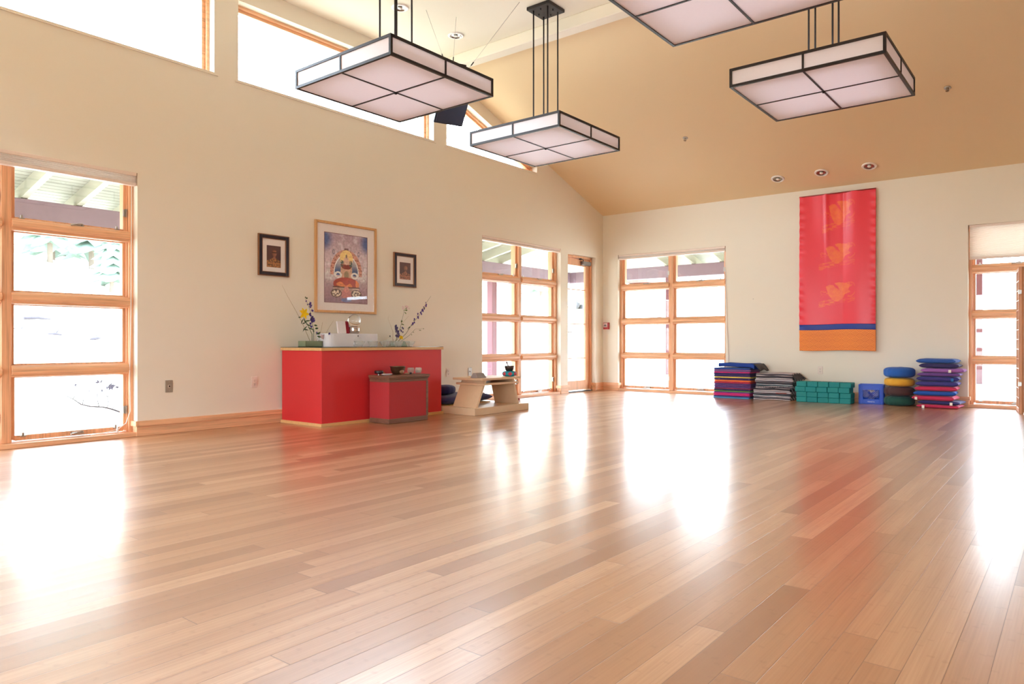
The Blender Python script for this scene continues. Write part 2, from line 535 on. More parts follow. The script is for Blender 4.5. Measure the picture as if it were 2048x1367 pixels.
# ------------------------------------------------------------------ the tall windows
def tall_window(name, X, s0, s1, horiz, label, detail=True, head=HEAD):
    mid = (s0 + s1) / 2
    c = X @ Vector((mid, .15, 0))
    r = thing(name, c, label, 'window', kind='structure')
    b = MB(X)                                                     # jambs and head
    for a, q, e, g in ((s0, s0 + .04, s0 + .04, s0 + .052), (s1 - .04, s1, s1 - .052, s1 - .04)):
        b.box(a, q, .085, .235, .04, head)
        b.box(e, g, .115, .235, .04, head)
    b.box(s0, s1, .085, .235, head - .03, head)
    b.build('window_frame', M_fir_v, r, bevel=.004)
    b = MB(X)
    b.box(mid - .036, mid + .036, .085, .235, .04, head - .05)
    b.box(mid - .05, mid + .05, .12, .235, .04, head - .05)
    b.build('mullion', M_fir_v, r, bevel=.004)
    b = MB(X)
    b.box(s0, s1, -.004, .25, 0, .04)
    b.build('window_sill', horiz, r, bevel=.004)
    zs = [(.095, .59), (.712, 1.217), (1.345, 1.845), (1.975, 2.465)]
    for a, q in ((s0 + .04, mid - .036), (mid + .036, s1 - .04)):
        for z0, z1 in ((.59, .712), (1.217, 1.345), (1.845, 1.975)):
            b = MB(X)
            zc = (z0 + z1) / 2
            # moulded transom: bullnosed face standing proud of the frame
            pr = [(a, .20, z0 + .02), (a, .20, z1 - .02), (a, .115, z1 - .012), (a, .075, z1 - .03), (a, .056, zc + .016), (a, .056, zc - .018),
                  (a, .072, zc - .032), (a, .085, zc - .034), (a, .085, z0 + .012), (a, .115, z0 + .006)]
            b.prism(pr, (q - a, 0, 0))
            b.build('transom', horiz, r, bevel=.003)
        for i, (z0, z1) in enumerate(zs):
            g0, g1 = a + .037, q - .037
            b = MB(X)
            sash = i in (0, 3)
            t0, t1 = (.125, .20) if sash else (.14, .20)
            b.box(a + .004, g0, t0, t1, z0 - .035, z1 + (.03 if i < 3 else .018))
            b.box(g1, q - .004, t0, t1, z0 - .035, z1 + (.03 if i < 3 else .018))
            b.box(g0, g1, t0, t1, z0 - .045, z0)
            b.box(g0, g1, t0, t1, z1, z1 + (.04 if i < 3 else .02))
            s_ = b.build('sash', M_fir_v, r, bevel=.004)
            b = MB(X)
            b.box(g0 - .01, g1 + .01, .168, .173, z0 - .01, z1 + .01)
            b.build('window_pane', M_glass, s_)
            if sash and detail:
                zz = z0 - .018 if i == 0 else z0 - .012
                m = (g0 + g1) / 2 + .04
                b = MB(X)
                b.box(m - .05, m + .05, .095, .125, zz - .014, zz + .006)
                b.tube([(m + .03, .095, zz), (m + .03, .075, zz + .012), (m - .06, .07, zz - .006)], .006, 6)
                b.ball((m - .062, .07, zz - .008), .009, 8, 6)
                b.build('crank_handle', M_steel, s_)
                for e in ((g0 + .06, g1 - .07) if i == 0 else (g0 + .05, g1 - .06)):
                    b = MB(X)
                    b.box(e - .008, e + .008, .118, .126, z0 - .008, z0 + .022)
                    b.box(e - .022, e + .022, .112, .126, z0 - .014, z0 - .004)
                    b.build('sash_latch', M_steel, s_)
                if True:
                    b = MB(X)
                    e = q - .012
                    zc = z0 + .12
                    b.box(e - .012, e + .004, .108, .126, zc, zc + .075)
                    b.box(e - .03, e - .016, .112, .126, zc + .005, zc + .07)
                    b.build('sash_lock', M_steel, s_)
    return r
tall_window('window_1', LW, W1[0], W1[1], M_fir_y, 'tall fir window nearest the camera, left of the altar')
tall_window('window_2', LW, W2[0], W2[1], M_fir_y, 'tall fir window behind the small cream desk')
tall_window('window_3', BW, W3[0], W3[1], M_fir_x, 'tall fir window by the corner, left of the folded blankets')
tall_window('window_4', BW, W4[0], W4[1], M_fir_x, 'tall fir window under the lowered white shade')

for i, h in enumerate(NH): tall_window('window_%d' % (8 + i), NW, h[0], h[1], M_fir_x, ('leftmost', 'middle', 'rightmost')[i] + ' tall fir window of the front wall behind the camera', False)

def clerestory(name, X, s0, s1, z0, zf, label):
    hd = lambda s: zf(s) if callable(zf) else zf
    c = X @ Vector(((s0 + s1) / 2, .15, z0))
    r = thing(name, c, label, 'window', kind='structure')
    k = .055
    def ring(b, i0, i1, t0, t1):
        """frame between insets i0 and i1"""
        def pt(i): return [(s0 + i, z0 + i), (s1 - i, z0 + i), (s1 - i, hd(s1 - i) - i), (s0 + i, hd(s0 + i) - i)]
        o, n = pt(i0), pt(i1)
        for j in range(4):
            q = (j + 1) % 4
            b.hexa([(o[j][0], t0, o[j][1]), (o[q][0], t0, o[q][1]), (n[q][0], t0, n[q][1]), (n[j][0], t0, n[j][1]),
                    (o[j][0], t1, o[j][1]), (o[q][0], t1, o[q][1]), (n[q][0], t1, n[q][1]), (n[j][0], t1, n[j][1])])
    b = MB(X)
    ring(b, 0, .03, .10, .235)
    b.build('window_frame', M_fir_y, r, bevel=.003)
    b = MB(X)
    ring(b, .03, .065, .13, .20)
    s_ = b.build('sash', M_fir_y, r, bevel=.003)
    b = MB(X)
    i = .055
    b.hexa([(s0 + i, .165, z0 + i), (s1 - i, .165, z0 + i), (s1 - i, .17, z0 + i), (s0 + i, .17, z0 + i),
            (s0 + i, .165, hd(s0 + i) - i), (s1 - i, .165, hd(s1 - i) - i), (s1 - i, .17, hd(s1 - i) - i), (s0 + i, .17, hd(s0 + i) - i)])
    b.build('window_pane', M_glass, s_)
    b = MB(X)
    b.box(s0 - .04, s1 + .04, -.012, .0, z0 - .018, z0)
    b.box(s0, s1, -.012, .10, z0 - .001, z0 + .010)
    b.build('window_sill', M_wall, r, bevel=.003)
clerestory('window_5', LW, *HA, 'clerestory window at the far left, high above the fir window')
clerestory('window_6', LW, *HB, 'clerestory window high above the altar')
clerestory('window_7', LW, *HC, 'clerestory window with sloping head, nearest the room corner')

# ------------------------------------------------------------------ glazed door by the corner
def glazed_door():
    s0, s1, z1 = DR[0], DR[1], DR[3]
    r = thing('door_1', LW @ Vector(((s0 + s1) / 2, .15, 0)), 'glazed fir door with four lights beside the room corner', 'door', kind='structure')
    b = MB(LW)
    b.box(s0, s0 + .035, .085, .24, 0, z1); b.box(s1 - .035, s1, .085, .24, 0, z1); b.box(s0, s1, .085, .24, z1 - .04, z1)
    b.box(s0 + .035, s0 + .05, .165, .2, 0, z1 - .04); b.box(s1 - .05, s1 - .035, .165, .2, 0, z1 - .04)
    b.build('door_frame', M_fir_v, r, bevel=.004)
    b = MB(LW)
    a, q = s0 + .038, s1 - .038
    b.box(a, a + .12, .12, .163, .03, z1 - .045); b.box(q - .12, q, .12, .163, .03, z1 - .045)
    b.box(a + .12, q - .12, .12, .163, .03, .2); b.box(a + .12, q - .12, .12, .163, 2.285, z1 - .045)
    lf = b.build('door_leaf', M_fir_v, r, bevel=.004)
    zz = [.2, .605, 1.227, 1.85, 2.285]
    for i in range(4):
        b = MB(LW)
        b.box(a + .11, q - .11, .139, .144, zz[i] + .002, zz[i + 1] - .002)
        b.build('door_pane', M_glass, lf)
        if i:
            b = MB(LW)
            b.box(a + .12, q - .12, .125, .158, zz[i] - .009, zz[i] + .009)
            b.build('glazing_bar', M_fir_y, lf, bevel=.002)
    b = MB(LW)
    b.box(11.06, 11.33, .055, .12, 2.305, 2.375)
    cl = b.build('door_closer', plain('closer_grey', (128, 122, 118), .5, .3), r, bevel=.008, label='grey door closer box')
    b = MB(LW)
    b.tube([(11.1, .085, 2.375), (11.1, .085, 2.40), (10.93, .03, 2.405), (11.02, .10, 2.42)], .009, 8)
    b.box(11.0, 11.05, .085, .11, 2.40, 2.42)
    b.build('closer_arm', M_bronze, cl)
    b = MB(LW)
    b.box(s0 + .03, s1 - .03, .05, .24, 0, .012)
    b.build('threshold', M_bronze, r, bevel=.003)
    b = MB(LW)
    b.box(a + .03, a + .075, .108, .12, .95, 1.15)
    b.tube([(a + .052, .11, 1.08), (a + .052, .06, 1.08), (a + .17, .06, 1.08)], .01, 8)
    b.build('door_handle', M_steel, r)
glazed_door()

# ------------------------------------------------------------------ outside: porch, yard, hillside
def soffit(axis):
    t = NT('soffit_boards')
    q = t.xyz(t.pos())[axis]
    fr = t.math('FRACT', t.math('ADD', t.math('DIVIDE', q, .085), 1000.))
    g = t.math('LESS_THAN', fr, .13)
    col = t.mix(g, lin((158, 156, 140)), lin((98, 94, 80)))
    t.bsdf(Base_Color=col, Roughness=.6)
    return t.m
M_raft = plain('rafter_paint', (174, 170, 150), .6)
M_beam = plain('porch_beam_stain', (126, 102, 112), .6, vary=.12, scale=20.)
M_post = plain('porch_post_stain', (112, 60, 68), .6, vary=.1, scale=20.)
M_conc = plain('porch_concrete', (206, 202, 198), .85, vary=.08, scale=12.)
def ground_mat():
    t = NT('dry_yard')
    p = t.pos()
    n1 = t.n('TexNoise', {'Vector': p, 'Scale': .55, 'Detail': 6., 'Roughness': .65})
    n2 = t.n('TexNoise', {'Vector': p, 'Scale': 6., 'Detail': 4.})
    col = t.ramp(n1.outputs[0], [(.3, lin((150, 156, 128))), (.45, lin((196, 188, 168))), (.6, lin((212, 204, 190))), (.75, lin((172, 172, 142)))])
    col = t.mix(t.math('MULTIPLY', n2.outputs[0], .35), col, lin((140, 130, 116)))
    t.bsdf(Base_Color=col, Roughness=.9)
    return t.m
M_yard = ground_mat()

# one mesh: flat yard rising into the hillside
def hz(x, y):
    d = max(0, -12.5 - x)
    e = max(0, y - 17)
    h = -.16 + .10 * d + .0022 * d * d + .05 * e + .0006 * e * e
    h += noise.noise(Vector((x * .12, y * .12, 0))) * min(1.6, .05 * (d + e)) + noise.noise(Vector((x * .6, y * .6, 3))) * min(.25, .02 * (d + e))
    return h
b = MB()
NG = 110
def gp(u, v):
    x = -110 + 190 * u
    y = -90 + 200 * v
    return (x, y, hz(x, y) - (.0 if not (WX - .2 < x < EX + .2 and SY - .2 < y < WY + .2) else .3))
b.grid(gp, NG, NG)
setp(b.build('ground', M_yard, kind='structure'), 'pale dry yard rising to a hillside outside the windows', 'ground')
b = MB()
b.box(WX - TH - 2.9, WX - TH, SY - 3, WY + TH + 2.9, -.3, -.04)
b.box(WX - TH, EX + 3, WY + TH, WY + TH + 2.9, -.3, -.04)
setp(b.build('porch_floor', M_conc, kind='structure'), 'pale concrete porch slab outside the windows', 'porch floor')

def porch(name, X, s0, s1, axis, first, step, label, mitre):
    """shed roof leaning on the wall: beam, rafters every 0.6 m, ribbed soffit"""
    r = thing(name, X @ Vector(((s0 + s1) / 2, 1.5, 2.7)), label, 'porch roof', kind='structure')
    zr = lambda t: 2.50 + .22 * (2.25 - t)
    tw, te = TH, 3.05
    b = MB(X)
    e = (te - 2.25) if mitre else 0
    b.hexa([(s0, tw, zr(tw) + .15), (s1 + (tw if mitre else 0), tw, zr(tw) + .15), (s1 + (te if mitre else 0), te, zr(te) + .15), (s0, te, zr(te) + .15),
            (s0, tw, zr(tw) + .2), (s1 + (tw if mitre else 0), tw, zr(tw) + .2), (s1 + (te if mitre else 0), te, zr(te) + .2), (s0, te, zr(te) + .2)])
    b.build('soffit', soffit(axis), r)
    b = MB(X)
    b.box(s0, s1 + (2.31 if mitre else 0), 2.19, 2.31, 2.255, 2.50)
    b.build('porch_beam', M_beam, r, bevel=.006)
    s = first
    while s < s1:
        b = MB(X)
        q = .035
        t1 = te - .04
        b.prism([(s - q, tw, zr(tw)), (s - q, t1, zr(t1)), (s - q, t1, zr(t1) + .15), (s - q, tw, zr(tw) + .15)], (2 * q, 0, 0))
        b.build('rafter', M_raft, r)
        s += step
    b = MB(X)
    b.box(s0, s1 + (te if mitre else 0), te, te + .03, zr(te) + .02, zr(te) + .2)
    b.build('fascia', M_raft, r)
porch('porch_roof', LW, -4.5, WY, 0, 2.896 - .564 * 12, .564, 'cream porch roof with mauve beam outside the altar wall', True)
porch('porch_roof', Matrix(((-1, 0, 0, 0), (0, 1, 0, WY), (0, 0, 1, 0), (0, 0, 0, 1))), -7.5, -WX, 1, 5.636 - .602 * 20, .602, 'cream porch roof with mauve beam outside the banner wall', True)

def porch_post(x, y, label):
    r = thing('porch_post', (x, y, -.04), label, 'post', 'porch posts')
    b = MB()
    b.box(x - .075, x + .075, y - .075, y + .075, .22, 2.255)
    b.build('shaft', M_post, r, bevel=.008)
    b = MB()
    b.hexa([(x - .13, y - .13, -.04), (x + .13, y - .13, -.04), (x + .13, y + .13, -.04), (x - .13, y + .13, -.04),
            (x - .10, y - .10, .22), (x + .10, y - .10, .22), (x + .10, y + .10, .22), (x - .10, y + .10, .22)])
    b.build('pier', M_conc, r, bevel=.01)
porch_post(-9.3, 11.08, 'maroon porch post seen through the left column of the window behind the desk')
porch_post(-6.765, 13.9, 'maroon porch post half hidden by the centre mullion of the corner window')
porch_post(-1.32, 13.9, 'maroon porch post seen through the window under the lowered shade')

# trees on the hillside
M_needle = plain('conifer_needles', (136, 156, 146), .9, vary=.3, scale=5.)
M_bark = plain('tree_bark', (132, 118, 108), .9, vary=.25, scale=14.)
def conifer(h, seed):
    rnd = random.Random(seed)
    r = thing('conifer', (0, 0, 0))
    b = MB()
    b.tube([(0, 0, -.3), (0, 0, h * .5), (0, 0, h * .96)], [h * .022, h * .014, h * .003], 7)
    b.build('trunk', M_bark, r)
    b = MB()
    n = 11
    for i in range(n):
        z = h * (.14 + .84 * i / n)
        rad = h * .19 * (1 - i / n) ** .85 + .12
        ph = rnd.random() * 6
        def mod(rr, zz, th, ph=ph): 
            k = 1 + .22 * math.sin(7 * th + ph) + .14 * math.sin(13 * th + ph * 2)
            return rr * k, zz - rr * .32 * (k - 1) * 2
        b.lathe([(0, z + h * .15), (rad * .45, z + h * .06), (rad, z - h * .02), (rad * .55, z + h * .005), (0, z + h * .02)], (0, 0, 0), 22, mod=mod)
    b.build('crown', M_needle, r)
    return r
spots = []
rt = random.Random(5)
while len(spots) < 44:
    a, d = rt.uniform(.34, .43) * pi if len(spots) < 34 else rt.uniform(.2, .33) * pi, rt.uniform(38, 68)
    q = (-d * math.sin(a), d * math.cos(a))
    if q[0] > -106 and all((q[0] - p[0]) ** 2 + (q[1] - p[1]) ** 2 > 3.3 ** 2 for p in spots): spots.append(q)
protos = [conifer(6, 1), conifer(4.6, 2), conifer(6.8, 3)]
used = set()
for i, (x, y) in enumerate(spots):
    k = i % 3
    o = protos[k] if k not in used else copy_tree(protos[k])
    used.add(k)
    o.location = (x, y, hz(x, y))
    o.rotation_euler.z = 0
    setp(o, 'pale green conifer on the hillside seen through the windows', 'tree', 'hillside conifers')

# bare shrub beside the first window
r = thing('bare_shrub', (-8.62, 3.35, -.04), 'bare twiggy shrub outside the lowest pane of the first window', 'shrub')
b = MB()
D = -8.6
def sp(u, v, dx=0): return at(u, v, x=D + dx)
main = [sp(300, 850), sp(262, 833), sp(238, 823), sp(220, 817), sp(206, 814), sp(180, 812.5), sp(162, 808.5), sp(148, 799), sp(130, 790), sp(118, 783), sp(113, 770)]
b.tube([(main[0].x, main[0].y + .12, -.05), main[0]] + main[1:], [.014, .013, .012, .011, .010, .009, .008, .007, .005, .004, .003, .002], 6)
b.build('branch', plain('shrub_bark', (70, 60, 66), .8), r)
for pts in ([(214, 815.5), (217, 806), (215, 795), (217, 781), (219, 772), (224, 764)], [(198, 813.5), (195, 800), (194, 780), (195, 764), (197, 758)], [(165, 809), (167, 798), (172, 788), (178, 781)],
            [(225, 818), (232, 808), (239, 802)], [(216, 794), (206, 786), (199, 778)], [(146, 797), (152, 790), (160, 783)]):
    b = MB()
    b.tube([sp(u, v, .03 * i * (-1) ** len(pts)) for i, (u, v) in enumerate(pts)], [.005 - .0035 * i / len(pts) for i in range(len(pts))], 5)
    b.build('twig', MATS['shrub_bark'], r)
rl = random.Random(3)
for u, v, n, s in ((199, 763, 3, .03), (222, 773, 7, .04), (216, 774, 4, .03), (234, 776, 2, .03), (151, 770, 2, .025), (204, 781, 2, .018), (178, 782, 1, .018), (228, 754, 1, .015)):
    for _ in range(n):
        c = sp(u + rl.uniform(-5, 5) * (n > 2), v + rl.uniform(-2.5, 2.5), rl.uniform(-.04, .04))
        d = Vector((rl.uniform(-.3, .3), rl.uniform(-1, 1), rl.uniform(-.5, .6))).normalized()
        e = d.cross(Vector((1, 0, .2))).normalized()
        b = MB()
        b.poly([c - d * s, c + e * s * .4, c + d * s, c - e * s * .4 + Vector((.006, 0, 0))])
        b.build('leaf', plain('shrub_leaf', (96, 92, 112), .8), r)

# fallen logs and brush on the slope beyond the first window
M_log = plain('weathered_log', (58, 52, 58), .9, vary=.3, scale=9.)
for k, (u, v, L, a_, lb) in enumerate(((75, 640, .8, .5, 'weathered log lying highest on the slope seen through the first window'),
        (40, 664, .45, .2, 'short weathered log at the left of the slope seen through the first window'),
        (110, 672, .35, -.4, 'stub of weathered log low on the slope, centre of the first window'),
        (193, 680, .4, .9, 'forked weathered log at the right of the slope seen through the first window'))):
    a = ray(u, v)
    t = 9.
    while t < 90 and EYE + a[2] * t > hz(a[0] * t, a[1] * t): t += .15
    x, y = a[0] * t, a[1] * t
    z = hz(x, y)
    r = thing('fallen_log', (x, y, z), lb, 'log', 'logs on the slope')
    dx, dy = L / 2 * math.cos(a_ + 1.2), L / 2 * math.sin(a_ + 1.2)
    b = MB()
    b.tube([(x - dx, y - dy, hz(x - dx, y - dy) + .04), (x, y, z + .055), (x + dx, y + dy, hz(x + dx, y + dy) + .04)], [.045, .05, .02], 8)
    b.build('trunk', M_log, r)
    b = MB()
    b.tube([(x, y, z + .05), (x + dx * .5 - dy * .5, y + dy * .5 + dx * .5, z + .2)], [.025, .008], 6)
    b.build('snag', M_log, r)

# a car and a barn far off, as the panes by the corner show
def car(x, y, ang, rgb, label):
    z = hz(x, y)
    r = thing('parked_car', (x, y, z), label, 'car')
    X = Matrix.Translation((x, y, z)) @ Matrix.Rotation(ang, 4, 'Z')
    b = MB(X)
    body = [(-2.2, .35), (-2.2, .85), (-2.0, .95), (-1.0, 1.0), (-.45, 1.52), (1.0, 1.55), (1.75, 1.0), (2.15, .95), (2.2, .4)]
    b.prism([(p[0], -.85, p[1]) for p in body], (0, 1.7, 0))
    b.build('body', plain(label[:9], rgb, .25), r, bevel=.06)
    for sy in (-1, 1):
        b = MB(X)
        b.prism([(-.8, sy * .862, 1.0), (-.38, sy * .862, 1.42), (.92, sy * .862, 1.45), (1.5, sy * .862, 1.0)], (0, -sy * .05, 0))
        b.build('side_window', plain('car_glass', (70, 80, 98), .1), r)
        for sx in (-1.4, 1.35):
            b = MB(X @ Matrix.Translation((sx, sy * .78, .33)) @ Matrix.Rotation(pi / 2, 4, 'X'))
            b.lathe([(0, -.1), (.3, -.1), (.33, -.06), (.33, .06), (.3, .1), (0, .1)], seg=20)
            b.build('wheel', plain('tyre', (60, 60, 64), .8), r)
car(-24.7, 37.8, 2.6, (226, 230, 236), 'white car parked in the yard, seen through the glazed door')
car(-19.5, 41.9, .35, (206, 208, 214), 'silver car parked in the yard, seen through the corner window')
bx_, by_ = -30.0, 54.0
bz = hz(bx_, by_)
r = thing('barn', (bx_, by_, bz), 'reddish timber barn far off beyond the yard, seen through the corner window', 'barn')
b = MB()
b.box(bx_ - 3, bx_ + 3, by_ - 2.6, by_ + 2.6, bz - .5, bz + 2.0)
b.prism([(bx_ - 3, by_ - 2.6, bz + 2.0), (bx_ - 3, by_ + 2.6, bz + 2.0), (bx_ - 3, by_, bz + 3.3)], (6, 0, 0))
b.build('wall', wood('barn_boards', (116, 66, 56), 2, .8), r)
b = MB()
for sg in (-1, 1):
    b.hexa([(bx_ - 3.3, by_, bz + 3.35), (bx_ + 3.3, by_, bz + 3.35), (bx_ + 3.3, by_ + sg * 3.0, bz + 1.85), (bx_ - 3.3, by_ + sg * 3.0, bz + 1.85),
            (bx_ - 3.3, by_, bz + 3.5), (bx_ + 3.3, by_, bz + 3.5), (bx_ + 3.3, by_ + sg * 3.0, bz + 2.0), (bx_ - 3.3, by_ + sg * 3.0, bz + 2.0)])
b.build('roof', plain('barn_roof', (84, 78, 78), .7), r)
b = MB()
b.box(bx_ - .8, bx_ + .8, by_ - 2.66, by_ - 2.6, bz - .1, bz + 1.7)
b.build('barn_door', plain('barn_door_paint', (70, 44, 44), .7), r, bevel=.02)

# ------------------------------------------------------------------ square paper-lantern pendants
M_acryl = translucent('lantern_acrylic', (246, 240, 242), .42, .35, .05)
M_tray = NT('added_lantern_glow')  # emission added inside the lanterns to brighten their panels
_e = M_tray.n('Emission', {'Color': (.93, .94, 1.), 'Strength': 2.5})
M_tray.t.links.new(_e.outputs[0], M_tray.out.inputs[0])
M_tray = M_tray.m
def pendant(x, y, label):
    zb, zt, h, f = 3.13, 3.295, .61, .011
    r = thing('pendant_lantern', (x, y, zb), label, 'pendant light', 'square hanging lanterns')
    b = MB()
    for sx in (-1, 1):
        for sy in (-1, 1):
            b.box(x + sx * h - f, x + sx * h + f, y + sy * h - f, y + sy * h + f, zb, zt)
    for z in (zb, zt - 2 * f):
        for sg in (-1, 1):
            b.box(x - h + f, x + h - f, y + sg * h - f, y + sg * h + f, z, z + 2 * f)
            b.box(x + sg * h - f, x + sg * h + f, y - h + f, y + h - f, z, z + 2 * f)
    b.build('frame', M_bronze, r)
    b = MB()
    for sg in (-1, 1):
        b.box(x - .008, x + .008, y + sg * h - f * .9, y + sg * h + f * .9, zb + 2 * f, zt - 2 * f)
        b.box(x + sg * h - f * .9, x + sg * h + f * .9, y - .008, y + .008, zb + 2 * f, zt - 2 * f)
    b.box(x - h + f, x + h - f, y - .0075, y + .0075, zb, zb + .014)
    b.box(x - .0075, x + .0075, y - h + f, y + h - f, zb + .0005, zb + .0145)
    b.box(x - h + f, x + h - f, y - .1 - .008, y - .1 + .008, zt - .016, zt - .002)
    b.box(x - h + f, x + h - f, y + .1 - .008, y + .1 + .008, zt - .016, zt - .002)
    b.build('crossbar', M_bronze, r)
    b = MB()
    b.lathe([(0, -.012), (.012, -.01), (.014, 0), (.008, .01), (0, .012)], (x, y, zb), 12)
    b.build('finial', M_bronze, r)
    for sx in (-1, 1):
        for sy in (-1, 1):
            b = MB()
            a, q = sorted((x + sx * .008, x + sx * (h - f)))
            c, d = sorted((y + sy * .008, y + sy * (h - f)))
            b.box(a, q, c, d, zb + .006, zb + .010)
            b.build('bottom_panel', M_acryl, r)
    for sg in (-1, 1):
        for k in (-1, 1):
            b = MB()
            a, q = sorted((k * .008, k * (h - f)))
            b.box(x + a, x + q, y + sg * h - .002, y + sg * h + .002, zb + 2 * f, zt - 2 * f)
            b.build('side_panel', M_acryl, r)
            b = MB()
            b.box(x + sg * h - .002, x + sg * h + .002, y + a, y + q, zb + 2 * f, zt - 2 * f)
            b.build('side_panel', M_acryl, r)
    b = MB()
    b.box(x - .5, x + .5, y - .5, y + .5, zt - .05, zt - .035)
    b.build('added_glow_tray', M_tray, r, bevel=.004)  # unseen glowing tray, added for the brightness of the acrylic
    for sx in (-1, 1):
        for sy in (-1, 1):
            b = MB()
            b.tube([(x + sx * .1, y + sy * .1, zt - .01), (x + sx * .1, y + sy * .1, ZC - .035)], .0085, 8)
            b.build('hanging_rod', M_bronze, r)
    b = MB()
    b.box(x - .158, x + .158, y - .158, y + .158, ZC - .038, ZC - .001)
    cn = b.build('canopy', M_bronze, r, bevel=.004)
    for sx, sy in ((0, .1), (0, -.1), (.1, 0), (-.1, 0)):
        b = MB()
        b.lathe([(0, -.02), (.008, -.018), (.009, 0), (0, .002)], (x + sx, y + sy, ZC - .038), 8)
        b.build('cap_nut', M_bronze, cn)
    return r
pl = [(-4.81, 4.39, 'square white lantern in front of the clerestory windows, nearest the altar wall'),
      (-4.84, 6.73, 'square white lantern whose whole black canopy and rods show'),
      (-1.795, 6.74, 'square white lantern in front of the tan ceiling, farthest right'),
      (-1.795, 4.39, 'square white lantern cut off by the top edge of the picture')]
proto = pendant(*pl[0])
for x, y, lb in pl[1:]:
    o = copy_tree(proto)
    o.location = (x, y, 3.13)
    o['label'] = lb

# ------------------------------------------------------------------ recessed lights and sprinklers
M_white = plain('white_enamel', (240, 236, 232), .4)
M_chrome = plain('lamp_reflector', (150, 140, 132), .25, .8, vary=.02)
SLX = Matrix.Rotation(-math.atan(SL), 4, 'X')
def downlight(x, y, slope, label):
    z = ceil_z(y) if slope else ZC
    X = Matrix.Translation((x, y, z)) @ (SLX if slope else Matrix.Identity(4))
    r = thing('recessed_light', (x, y, z), label, 'recessed light', 'recessed ceiling lights')
    b = MB(X)
    b.lathe([(.066, -.001), (.072, -.014), (.095, -.012), (.10, -.006), (.10, -.001)], seg=28)
    b.build('trim_ring', M_white, r)
    b = MB(X)
    b.lathe([(.069, -.0135), (.062, -.004), (.05, -.0025), (0, -.002)], seg=24)
    b.build('reflector', M_chrome, r)
    b = MB(X)
    b.lathe([(0, -.022), (.018, -.019), (.027, -.012), (.025, -.004), (0, -.002)], seg=16)
    b.build('bulb', plain('frosted_bulb', (246, 242, 236), .2), r)
for x, y, s, lb in ((-6.14, 5.67, False, 'recessed light in the flat ceiling, above the first lantern rods'), (-6.15, 6.62, False, 'recessed light in the flat ceiling beside the hanging wires'),
                    (-3.66, 11.22, True, 'recessed light in the sloping ceiling, left of the red banner top'), (-3.02, 11.22, True, 'recessed light in the sloping ceiling, above the middle of the banner'),
                    (-2.37, 11.22, True, 'recessed light in the sloping ceiling, above the right edge of the banner')):
    downlight(x, y, s, lb)
def sprinkler(x, y, label):
    X = Matrix.Translation((x, y, ceil_z(y))) @ SLX
    r = thing('fire_sprinkler', (x, y, ceil_z(y)), label, 'sprinkler', 'ceiling sprinklers')
    b = MB(X)
    b.lathe([(.036, 0), (.038, -.006), (.024, -.012), (.016, -.012), (.014, 0)], seg=20)
    b.build('escutcheon', M_steel, r)
    b = MB(X)
    b.lathe([(0, -.02), (.009, -.02), (.012, -.01), (.012, 0)], seg=12)
    for sg in (-1, 1): b.tube([(sg * .011, 0, -.012), (sg * .014, 0, -.03), (sg * .004, 0, -.045)], .003, 6)
    b.lathe([(0, -.05), (.018, -.049), (.02, -.046), (0, -.044)], seg=14)
    b.build('deflector', plain('sprinkler_brass', (150, 128, 100), .4, .8), r)
sprinkler(-4.55, 9.84, 'small ceiling sprinkler between two lanterns on the tan slope')
sprinkler(-1.23, 9.83, 'small ceiling sprinkler right of the farthest-right lantern')

# ------------------------------------------------------------------ hanging loudspeaker
sp_c = Vector((-5.72, 6.14, 3.74))
r = thing('hanging_loudspeaker', sp_c, 'dark loudspeaker hung on wires behind the lantern nearest the altar wall', 'loudspeaker')
fw = Vector((.80, -.32, -.62)).normalized()
rgt = fw.cross(Vector((0, 0, 1))).normalized()
upv = rgt.cross(fw).normalized()
X = Matrix(((-rgt.x, -fw.x, upv.x, sp_c.x), (-rgt.y, -fw.y, upv.y, sp_c.y), (-rgt.z, -fw.z, upv.z, sp_c.z), (0, 0, 0, 1)))
M_spk = plain('speaker_cabinet', (38, 42, 58), .5, bump=.15, scale=300.)
b = MB(X)
b.hexa([(-.19, 0, -.32), (.19, 0, -.32), (.12, .30, -.32), (-.12, .30, -.32), (-.19, 0, .32), (.19, 0, .32), (.12, .30, .32), (-.12, .30, .32)])
b.build('cabinet', M_spk, r, bevel=.012)
b = MB(X)
b.box(-.17, .17, -.012, 0, -.30, .30)
b.build('grille', plain('speaker_grille', (46, 54, 78), .6, bump=.5, scale=500.), r, bevel=.006)
b = MB(X)
b.tube([(-.08, .1, .32), (-.08, .1, .36), (.08, .1, .36), (.08, .1, .32)], .012, 8)
b.box(-.2, -.19, .08, .14, .05, .15); b.box(.19, .2, .08, .14, .05, .15)
b.build('bracket', M_bronze, r)
for p, q in ((X @ Vector((-.12, .25, .32)), (-5.95, 5.9, ZC)), (X @ Vector((0, .28, .30)), (-5.80, 6.25, ZC)), (X @ Vector((.12, .1, .33)), (-4.98, 6.42, ZC))):
    b = MB()
    q = Vector(q)
    b.tube([p, p.lerp(q, .5), q], .0022, 5)
    w_ = b.build('hanging_wire', M_steel, r)
    b = MB()
    d = (q - p).normalized()
    b.tube([p + d * .05, p + d * .10], .006, 6)
    b.build('turnbuckle', M_bronze, w_)

